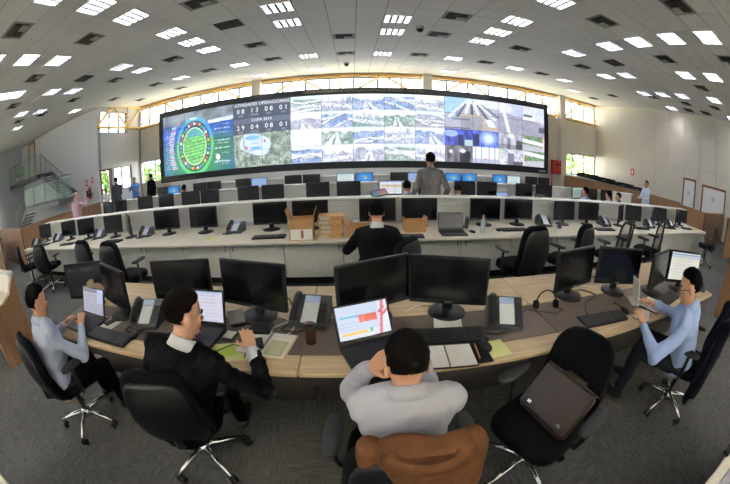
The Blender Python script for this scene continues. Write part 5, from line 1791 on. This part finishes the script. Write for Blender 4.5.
    for j in range(nv + 1):
        ph = -PI / 2 + PI * j / nv
        for i in range(nu):
            th = 2 * PI * i / nu
            dx, dy, dz = math.cos(ph) * math.cos(th), math.cos(ph) * math.sin(th), math.sin(ph)
            low = -0.62 if dy < -0.2 else (-0.62 + (dy + 0.2) * 2.2 if dy < 0.25 else 0.37 + (dy - 0.25) * 0.35)
            if long_hair:
                low = -1.2 if dy < 0.25 else 0.4
            if abs(dx) > 0.8 and -0.3 < dy < 0.12:
                low = max(low, 0.05)
            m = 1 / (1 + math.exp(-(dz - low) * 22))
            if bald and dz > 0.45 and dy > -0.75:
                m *= 1 - bald * min(1, (dz - 0.45) * 4)
            off = -0.016 + m * (0.03 if not near else 0.028) + m * 0.004 * math.sin(th * 17 + ph * 5) * rg.random()
            p = Vector((dx * (0.075 + off), dy * (0.096 + off) - 0.008, dz * (0.1 + off) + 0.03))
            if long_hair and dz < 0 and dy < 0.2:
                p.z -= 0.12 * -dz
                p.y = min(p.y, 0.03)
            vs.append(Hm @ p)
    for j in range(nv):
        for i in range(nu):
            k = (i + 1) % nu
            fs.append((j * nu + i, j * nu + k, (j + 1) * nu + k, (j + 1) * nu + i))
    hm.add(vs, fs).build('hair', mat('hair_' + hair, HAIRS[hair], 0.8, bump=(90, 0.4), spec=0.15), root, True)
    if glasses:
        g = MB()
        for sg in (-1, 1):
            ring = [Hm @ Vector((sg * 0.033 + 0.024 * math.cos(a), 0.103, 0.0 + 0.017 * math.sin(a))) for a in np.linspace(0, 2 * PI, 16, endpoint=False)]
            g.tube(ring, 0.0022, 6, closed=True)
            g.tube([Hm @ Vector((sg * 0.057, 0.102, 0.003)), Hm @ Vector((sg * 0.08, 0.08, 0.006)), Hm @ Vector((sg * 0.084, -0.005, 0.002))], 0.0022, 6)
        g.tube([Hm @ Vector((-0.01, 0.104, 0.003)), Hm @ Vector((0.01, 0.104, 0.003))], 0.002, 6)
        g.build('glasses', BLACK, root, True)
    # ---- clothing
    vx = 0.0085 if near else 0.013
    sm = mat('shirt_' + shirt + (pattern or ''), shirt, 0.85, bump=(300, 0.08), spec=0.2) if not pattern else mat('shirt_' + shirt + pattern, shirt, 0.85, noise=(60, 0.35, (1, 1, 0.15)))
    top_m = sm if top is None else mat('jacket_' + top, top, 0.9, bump=(240, 0.15), spec=0.08)
    cl = MB()
    g = 0.012 if top is None else 0.022
    torso(cl, g, -0.12 if top or not sit else -0.04, 0.49)
    cl.cap(sh[0] + side * 0.03 + sp * 0.012, 0.052 * s + g * 0.6, sh[1] - side * 0.03 + sp * 0.012, 0.052 * s + g * 0.6, 14)
    for k in (0, 1):
        cl.cap(P + sp * 0.485 * s, 0.05 * s, sh[k] + sp * 0.005, 0.05 * s + g * 0.6, 12)
    for k, (a, e, w, pn) in enumerate(arms):
        we = e.lerp(w, 0.9 if top is None else 0.84)
        if short:
            cl.cap(a, 0.064 * s + g * 0.6, a.lerp(e, 0.75), 0.054 * s + g * 0.5, 12)
        else:
            cl.cap(a - sp * 0.012, 0.048 * s + g * 0.6, e, 0.045 * s + g * 0.5, 14).cap(e, 0.045 * s + g * 0.5, we, 0.034 * s + g * 0.35, 14)
    c_o = cl.build('shirt' if top is None else 'jacket', top_m, root, True)
    remesh_later(c_o, vx, 5, 0.013 if near else 0.006, 8.0, len(label))
    # collar
    cp = P + sp * 0.5 * s
    cm = sm
    secs = []
    for (dz_, rr_) in ((-0.03, 0.088), (0.0, 0.076), (0.03, 0.066), (0.034, 0.061), (0.028, 0.058), (0.0, 0.062)):
        secs.append((cp + sp * dz_ * s - front * 0.006, rr_ * s, rr_ * 0.95 * s, side, (front + sp * -0.35)))
    MB().loft(secs, 24).build('collar', cm, c_o, True)
    if top is not None and near:
        for k, (a, e, w, pn) in enumerate(arms):
            MB().cap(e.lerp(w, 0.8), 0.043, e.lerp(w, 0.9), 0.041, 12).build('cuff', sm, c_o, True)
    tr = MB()
    tr.sell(P + Vector((0, 0.0, -0.0)), (0.172 * s, 0.13 * s, 0.115 * s), 0.8, 0.9, 22, 12)
    for (a, k_, n_) in legs:
        tr.cap(a, 0.09 * s, k_, 0.066 * s, 14).cap(k_, 0.066 * s, n_ + Vector((0, 0, 0.0)), 0.052 * s, 14)
    t_o = tr.build('trousers', mat('trousers_' + trousers, trousers, 0.9, bump=(260, 0.12), spec=0.08), root, True)
    remesh_later(t_o, vx, 4, 0.004, 9.0, 3)
    for (a, k_, n_) in legs:
        MB().sell((n_.x, n_.y + 0.07, 0.045), (0.048, 0.14, 0.046), 0.7, 0.8, 20, 10, lambda p: Vector((p.x, p.y, p.z * (1 - 0.35 * max(0, p.y) / 0.14)))).build('shoe', mat('shoe_' + shoes, shoes, 0.4), root, True)
    return root, Hm, arms

NEAR = dict(near=True)
person('man in light blue shirt typing on the laptop at far left', (-2.2, 0.96), -12, True, (0.03, 0.12), (-8, 14, 0),
       [(-2.24, 1.27, 0.8), (-2.02, 1.31, 0.8)], None, 'bd9074', 'black', 'a7b0c8', None, '121317', near=True, seat=0.475, neck=0.11)
person('man in black suit leaning right, hand on a smartphone', (-0.97, 0.98), 4, True, (0.34, 0.2), (-42, 16, 4),
       [(-1.06, 1.36, 0.79), (-0.57, 1.33, 0.795)], None, 'c89a80', 'brown', 'd9dbe0', '0d0e11', '0c0d10', near=True)
person('man in white shirt seen from behind, hands at his face', (0.175, 0.73), -3, True, (-0.04, 0.2), (6, 32, 0),
       [(0.045, 0.95, 0.98), (0.25, 0.97, 0.98)], [(1, 0.2, 0), (-1, 0.2, 0)], 'bd8d72', 'dark', 'b2b2bc', None, '15161a', near=True, neck=0.09, h=0.95, pole=(0.4, -0.15, -0.9))
person('man in glasses and pale blue shirt writing at the right end', (2.44, 0.88), 24, True, (-0.36, 0.26), (10, 18, 0),
       [(1.93, 1.14, 0.79), (2.33, 1.33, 0.795)], None, 'bd9074', 'black', '96a9d4', None, '23262f', near=True, glasses=True, h=1.04, neck=0.11)
person('man in dark suit seated with his back turned at second row', (0.22, 3.1), 0, True, (0.0, 0.1), (0, 8, 0),
       [(0.05, 3.45, 0.82), (0.42, 3.45, 0.82)], None, 'c29478', 'black', 'd5d5da', '111216', '101114')
person('standing man in grey-brown checked shirt watching the video wall', (1.28, 5.2), 0, False, (0, 0.02), (-6, 0, 0),
       [(0.98, 5.3, 1.02), (1.56, 5.28, 1.0)], None, 'b98a6c', 'black', '6f6a66', None, '2a2c33', h=1.04, pattern='chk')
person('seated person in blue-grey top with dark hair left of the checked shirt', (0.98, 5.72), 6, True, (0, 0.08), (-20, 8, 0), None, None, 'b98a6c', 'dark', '8fa0b3', None, '1c1d22', h=0.96)
person('bent-over person in white shirt right of the checked shirt', (1.98, 5.55), -6, True, (-0.05, 0.55), (0, 35, 0), [(1.85, 6.12, 0.78), (2.15, 6.12, 0.78)], None, 'b98a6c', 'brown', 'd8d5cf', None, '1c1d22', h=0.95)
person('balding man in pink shirt raising a camera near the left stairs', (-7.32, 5.68), 12, False, (0, 0.04), (-50, 0, 0), [(-7.2, 5.98, 1.46), (-7.02, 5.86, 1.44)], None, 'c79a80', 'grey', 'a98a90', None, '3a3b40', h=0.97, bald=1.0)
person('long-haired woman in white and black by the bright doorway', (-9.45, 9.1), 200, False, (0, 0), (0, 4, 0), [(-9.55, 8.85, 1.02), (-9.3, 8.85, 1.02)], None, 'b98a6e', 'dark', 'dcd9d4', None, '18191d', h=0.89, long_hair=True)
person('man in dark grey shirt talking to the woman near the doorway', (-9.05, 9.4), 55, False, (0, 0.03), (0, 8, 0), [(-9.35, 9.5, 1.1), (-9.25, 9.7, 1.1)], None, 'b07e62', 'black', '4a4a50', None, '1d1e24', h=1.07)
person('man in short-sleeved blue shirt with folded arms by the window', (-9.35, 11.0), 215, False, (0, 0), (10, 0, 0), [(-9.18, 10.72, 1.18), (-9.5, 10.72, 1.2)], None, 'b98a6c', 'black', '5c84c4', None, '2a3142', h=0.98, short=True)
person('man in black jacket standing left of the video wall', (-8.35, 11.0), 80, False, (0, 0.02), (0, 4, 0), None, None, 'b98a6c', 'black', '15171b', '121417', '15161a', h=1.0)
person('seated person with dark hair behind the fourth row at left', (-4.98, 8.2), 0, True, (0, 0.08), (0, 0, 0), None, None, 'b98a6c', 'black', '6a7686', None, '1c1d22', h=0.97)
person('standing man in pale shirt and glasses at right of third row', (9.2, 6.58), 82, False, (0, 0.02), (0, 2, 0), [(8.85, 6.5, 1.05), (8.86, 6.72, 1.05)], None, 'b98a6c', 'black', 'c9d2e4', None, '24262c', h=0.96, glasses=True)
person('seated person in lilac shirt at third row right', (5.38, 5.78), 8, True, (0, 0.08), (10, 6, 0), None, None, 'b98a6c', 'black', 'a7aed0', None, '1c1d22', h=0.99)
person('seated person in white shirt at third row right', (6.24, 5.75), 4, True, (0, 0.08), (0, 8, 0), None, None, 'b98a6c', 'dark', 'cfcfd2', None, '1c1d22', h=0.95)
person('seated person in black top beside the white shirt at third row', (6.84, 5.86), 24, True, (0, 0.1), (20, 8, 0), None, None, 'b98a6e', 'brown', '17181b', None, '1c1d22', h=0.91)
for lab, x, y, a in (('black chair under the blue-grey seated person at third row', 0.98, 5.75, 6), ('black chair under the bent-over person at third row', 1.98, 5.58, -6), ('black chair under the person at fourth row left', -4.98, 8.22, 0),
                     ('black chair under the lilac-shirted person at third row', 5.38, 5.8, 8), ('black chair under the white-shirted person at third row', 6.24, 5.78, 4), ('black chair under the black-clad person at third row', 6.86, 5.88, 24)):
    chair(lab, x, y, a, group='chairs of the people in the rows behind')
# the camera held by the pink-shirted man
r = thing('photo_camera', 'black photo camera held by the pink-shirted man', 'camera', (-7.05, 5.99, 1.5), math.radians(-45))
MB().cbox((0, 0, 0), (0.15, 0.08, 0.11), 0.015).build('body', BLACK, r)
MB().tube([(0, 0.03, 0), (0, 0.14, 0)], 0.04, 14).build('lens', BLACK, r, True)
MB().cbox((0, -0.005, 0.085), (0.06, 0.07, 0.07), 0.01).build('flash', BLACK, r)
# tablet held up at third row
r = thing('tablet', 'tilted tablet with colourful screen on the partition shelf above dark-suited man', 'tablet', (0.36, 4.62, 1.165), 0)
r.rotation_euler = (math.radians(28), math.radians(-10), math.radians(8))
MB().cbox((0, 0, 0), (0.24, 0.17, 0.012), 0.005).build('case', BLACK, r)
u, v = uv(9, 13)
image_grid('screen', np.stack([0.3 + 0.4 * u, 0.35 + 0.2 * v, 0.6 - 0.2 * u], -1), 0.21, 0.14, LITM, r, Matrix.Translation((0, 0, 0.0065)) @ Matrix.Rotation(-PI / 2, 4, 'X'))

# ================================================================ JACKETS AND BRIEFCASE
def draped(label, chair_loc, rz, m, seed, wide=1.0, dx=0.0):
    r = thing('jacket', label, 'jacket', (chair_loc[0], chair_loc[1], 0), math.radians(rz))
    M = Matrix.Translation((dx, -0.235, 0.715)) @ Matrix.Rotation(math.radians(9), 4, 'X') @ Matrix.Rotation(math.radians(-4), 4, 'Y') @ Matrix.Diagonal((wide, 1, 1, 1))
    b = MB()
    def bend(p):
        return Vector((p.x * (1 + 0.25 * max(0, -p.z) / 0.3), p.y + 0.9 * p.x * p.x, p.z))
    b.sell((0, -0.02, 0.0), (0.235, 0.07, 0.31), 0.55, 0.6, 36, 18, bend, M)
    b.sell((0, -0.055, -0.22), (0.24, 0.045, 0.26), 0.5, 0.6, 32, 14, bend, M)
    body = b.build('body', m, r, True)
    remesh_later(body, 0.008, 3, -0.010, 7.0, seed)
    for s in (-1, 1):
        sl = MB().cap(M @ Vector((s * 0.2, 0.02, 0.22)), 0.055, M @ Vector((s * 0.235, -0.02, -0.08)), 0.05, 14).cap(M @ Vector((s * 0.235, -0.02, -0.08)), 0.05, M @ Vector((s * 0.22, -0.05, -0.36)), 0.042, 14).build('sleeve', m, r, True)
        remesh_later(sl, 0.008, 3, -0.009, 8.0, seed + 1)
    secs = [(M @ Vector((0, -0.045, 0.3 + dz)), 0.1 * q, 0.05 * q, Vector((1, 0, 0)), Vector((0, 1, 0))) for dz, q in ((-0.04, 1.3), (0.0, 1.05), (0.012, 0.9), (0.0, 0.8))]
    MB().loft(secs, 20).build('collar', m, r, True)
    MB().sell(M @ Vector((-0.16, -0.1, 0.06)), (0.011, 0.006, 0.011), 1, 1, 12, 8).build('button', BLACK, r, True)
    return r
draped('brown suede jacket draped over the chair in front', (0.16, 0.83), -5, mat('brown_suede', '5f3f29', 0.95, noise=(14, 0.25), spec=0.1), 4, 0.76, 0.06)
draped('dark navy jacket hung on the chair of the man in glasses', (2.55, 0.86), 22, mat('navy_wool', '15181f', 0.92, noise=(20, 0.15), spec=0.1), 9)
LEA = mat('brown_leather', '2f241d', 0.38, noise=(25, 0.15), bump=(70, 0.15))
r = thing('briefcase', 'brown leather briefcase with two clasps leaning on empty chair', 'briefcase', (0.915, 0.885, 0.5), math.radians(-78))
r.rotation_euler = (math.radians(-38), 0, math.radians(-75))
MB().cbox((0, 0, 0.14), (0.37, 0.09, 0.28), 0.02).build('body', LEA, r)
fl = MB().cbox((0, -0.05, 0.15), (0.37, 0.014, 0.25), 0.006).cbox((0, -0.0, 0.284), (0.37, 0.1, 0.012), 0.005).build('flap', LEA, r)
for s in (-1, 1):
    MB().cbox((s * 0.12, -0.061, 0.055), (0.03, 0.01, 0.022), 0.003).build('clasp', CHROME, fl)
MB().tube([(-0.08, 0.02, 0.29), (-0.07, 0.04, 0.3), (0.07, 0.04, 0.3), (0.08, 0.02, 0.29)], 0.009, 8).build('handle', LEA, r, True)
for s in (-1, 1):
    MB().tube([(s * 0.182, -0.03, 0.02), (s * 0.182, -0.03, 0.26)], 0.004, 6).build('piping', mat('dark_piping', '1c1512', 0.5), r, True)

# ================================================================ STAIRS AND GALLERY at the left
STEEL = mat('stair_steel', '6c6d70', 0.45, 0.5)
st = thing('staircase', 'steel staircase with glass balustrades against the left wing wall', 'staircase')
MB().box(-17.2, -13.0, 8.9, 9.95, 1.22, 1.42).build('landing', STEEL, st)
MB().box(-20.9, -16.4, 9.6, 10.88, 2.82, 3.0).build('gallery_slab', STEEL, st)
n = 9
for k in range(n):
    z_, x_ = 1.42 + (k + 1) * (3.0 - 1.42) / (n + 1), -13.9 - k * 0.28
    MB().box(x_ - 0.3, x_, 9.98, 10.85, z_ - 0.04, z_).build('tread', BLACKM, st)
for y_ in (9.96, 10.86):
    MB().prism([(-13.75, 1.35), (-16.45, 2.83), (-16.45, 3.03), (-13.75, 1.6)], y_ - 0.03, y_ + 0.02, 'y').build('stringer', STEEL, st)
m_ = 7
for k in range(m_):
    z_, x_ = 1.42 - (k + 1) * 1.42 / (m_ + 1), -17.25 - k * 0.28
    MB().box(x_ - 0.3, x_, 8.9, 9.9, z_ - 0.04, z_).build('tread', BLACKM, st)
MB().prism([(-17.1, 1.2), (-19.3, 0.0), (-19.0, 0.0), (-17.1, 1.42)], 8.87, 8.92, 'y').build('stringer', STEEL, st)
def rail(pts, posts, glass=True):
    for a, b in zip(pts[:-1], pts[1:]):
        a, b = Vector(a), Vector(b)
        MB().tube([a + Vector((0, 0, 1.05)), b + Vector((0, 0, 1.05))], 0.028, 8).build('handrail', GREYM, st, True)
        for k in range(posts + 1):
            p = a.lerp(b, k / posts)
            MB().tube([p, p + Vector((0, 0, 1.05))], 0.018, 8).build('baluster', GREYM, st, True)
        if glass:
            for k in range(posts):
                p, q = a.lerp(b, k / posts), a.lerp(b, (k + 1) / posts)
                p2, q2 = p.lerp(q, 0.06), q.lerp(p, 0.06)
                d = Vector((q2.y - p2.y, p2.x - q2.x, 0)).normalized() * 0.006
                vs = [p2 - d, q2 - d, q2 + d, p2 + d]
                vs = [w_ + Vector((0, 0, 0.12)) for w_ in vs] + [w_ + Vector((0, 0, 0.95)) for w_ in vs]
                MB().add(vs, [(0, 1, 2, 3), (4, 5, 6, 7), (0, 1, 5, 4), (1, 2, 6, 5), (2, 3, 7, 6), (3, 0, 4, 7)]).build('glass_panel', PALE_GLASS, st)
rail([(-13.05, 8.93, 1.42), (-17.15, 8.93, 1.42)], 3)
rail([(-13.05, 8.93, 1.42), (-13.05, 9.9, 1.42)], 1)
rail([(-17.2, 8.93, 1.4), (-19.2, 8.93, 0.15)], 6, False)
rail([(-13.85, 9.97, 1.55), (-16.4, 9.97, 3.0)], 4, False)
rail([(-16.45, 9.63, 3.0), (-20.9, 9.63, 3.0)], 4)
for k, x_ in enumerate((-20.4, -19.9)):
    r = thing('gallery_chair', 'black chair on the left gallery behind glass, %s one' % ('left', 'right')[k], 'chair', (x_, 10.2, 3.0), 0.3 * k, 'chairs on the gallery')
    MB().cbox((0, 0, 0.45), (0.42, 0.42, 0.06), 0.02).build('seat', FABRIC, r)
    MB().cbox((0, 0.2, 0.75), (0.42, 0.05, 0.5), 0.02).build('backrest', FABRIC, r)
    for sx in (-1, 1):
        for sy in (-1, 1):
            MB().tube([(sx * 0.18, sy * 0.18, 0), (sx * 0.18, sy * 0.18, 0.43)], 0.012, 6).build('leg', GREYM, r, True)
# bright glazed door behind the stairs
o = MB().box(-20.9, -20.82, 6.6, 8.2, 0.0, 2.3).build('window_9', emit('daylight_glow', 'f2f4e0', 1.2)); o['kind'] = 'structure'  # glass glows by itself, standing for daylight behind it

# ================================================================ GREENERY OUTSIDE
def shrub(label, x, y, r_, h_, seed):
    root = thing('shrub', label, 'shrub', (x, y, -0.15), 0, 'shrubs outside the windows')
    g = np.random.default_rng(seed)
    lm = MB()
    for k in range(900):
        d = g.normal(size=3)
        d /= np.linalg.norm(d)
        q = np.array([d[0] * r_, d[1] * r_, h_ * 0.55 + d[2] * h_ * 0.45]) * np.array([1, 1, 1]) * (0.7 + 0.3 * g.random())
        a = g.normal(size=3); a /= np.linalg.norm(a)
        b = np.cross(a, g.normal(size=3)); b /= np.linalg.norm(b)
        s_ = 0.16 + 0.1 * g.random()
        lm.add([q - a * s_, q + b * s_ * 0.5, q + a * s_, q - b * s_ * 0.5], [(0, 1, 2, 3)])
    f = lm.build('foliage', mat('leaf_green', '6f9440', 0.7, noise=(3, 0.3)), root)
    f['kind'] = 'stuff'
    MB().tube([(0, 0, 0), (0.05, 0, h_ * 0.6)], [0.08, 0.04], 8).build('trunk', mat('bark', '5a4636', 0.9), root, True)
shrub('round green shrub outside the low right window', 15.5, 19.0, 1.6, 3.0, 1)
shrub('second green shrub farther right outside the low right window', 19.5, 20.0, 1.8, 3.2, 2)
shrub('green shrub outside the low window left of the video wall', -14.0, 19.0, 1.5, 2.6, 3)
shrub('green shrub outside the left return window', -17.5, 16.0, 1.5, 2.8, 4)

# ================================================================ grow the organic surfaces
deps = None
for (o, vox, sm_, wr, ws, sd) in REMESH:
    md = o.modifiers.new('grow', 'REMESH')
    md.mode = 'VOXEL'
    md.voxel_size = vox
    md.use_smooth_shade = True
    ms = o.modifiers.new('relax', 'SMOOTH')
    ms.factor = 0.5
    ms.iterations = sm_
deps = bpy.context.evaluated_depsgraph_get()
for (o, vox, sm_, wr, ws, sd) in REMESH:
    old = o.data
    me = bpy.data.meshes.new_from_object(o.evaluated_get(deps))
    me.name = old.name
    if wr != 0:
        n = len(me.vertices)
        co = np.empty(n * 3); me.vertices.foreach_get('co', co); co = co.reshape(-1, 3)
        no = np.empty(n * 3); me.vertices.foreach_get('normal', no); no = no.reshape(-1, 3)
        g = np.random.default_rng(sd)
        f = np.zeros(n)
        for q in range(7):
            d = g.normal(size=3) * ws * (1.0 + 0.7 * q)
            f += np.sin(co @ d + g.random() * 7 + 1.6 * np.sin(co @ (g.normal(size=3) * ws))) / (1.0 + 0.5 * q)
        amp = wr
        if wr < 0:      # hanging cloth: folds run down it
            amp = -wr
            f = f * 0.5 + 1.6 * np.sin(co[:, 0] * 34 + 1.2 * np.sin(co[:, 2] * 6 + sd) + co[:, 2] * 9)
        co = co + no * (np.clip(f * 0.5, -1, 1) * amp)[:, None]
        me.vertices.foreach_set('co', co.ravel())
        me.update()
    o.modifiers.clear()
    o.data = me
    if not me.materials:
        me.materials.append(old.materials[0])
    bpy.data.meshes.remove(old)
for o in bpy.data.objects:
    if o.name.split('.')[0] in ('keys', 'keypad', 'louvre', 'blade') and o.parent:
        o['kind'] = 'stuff'
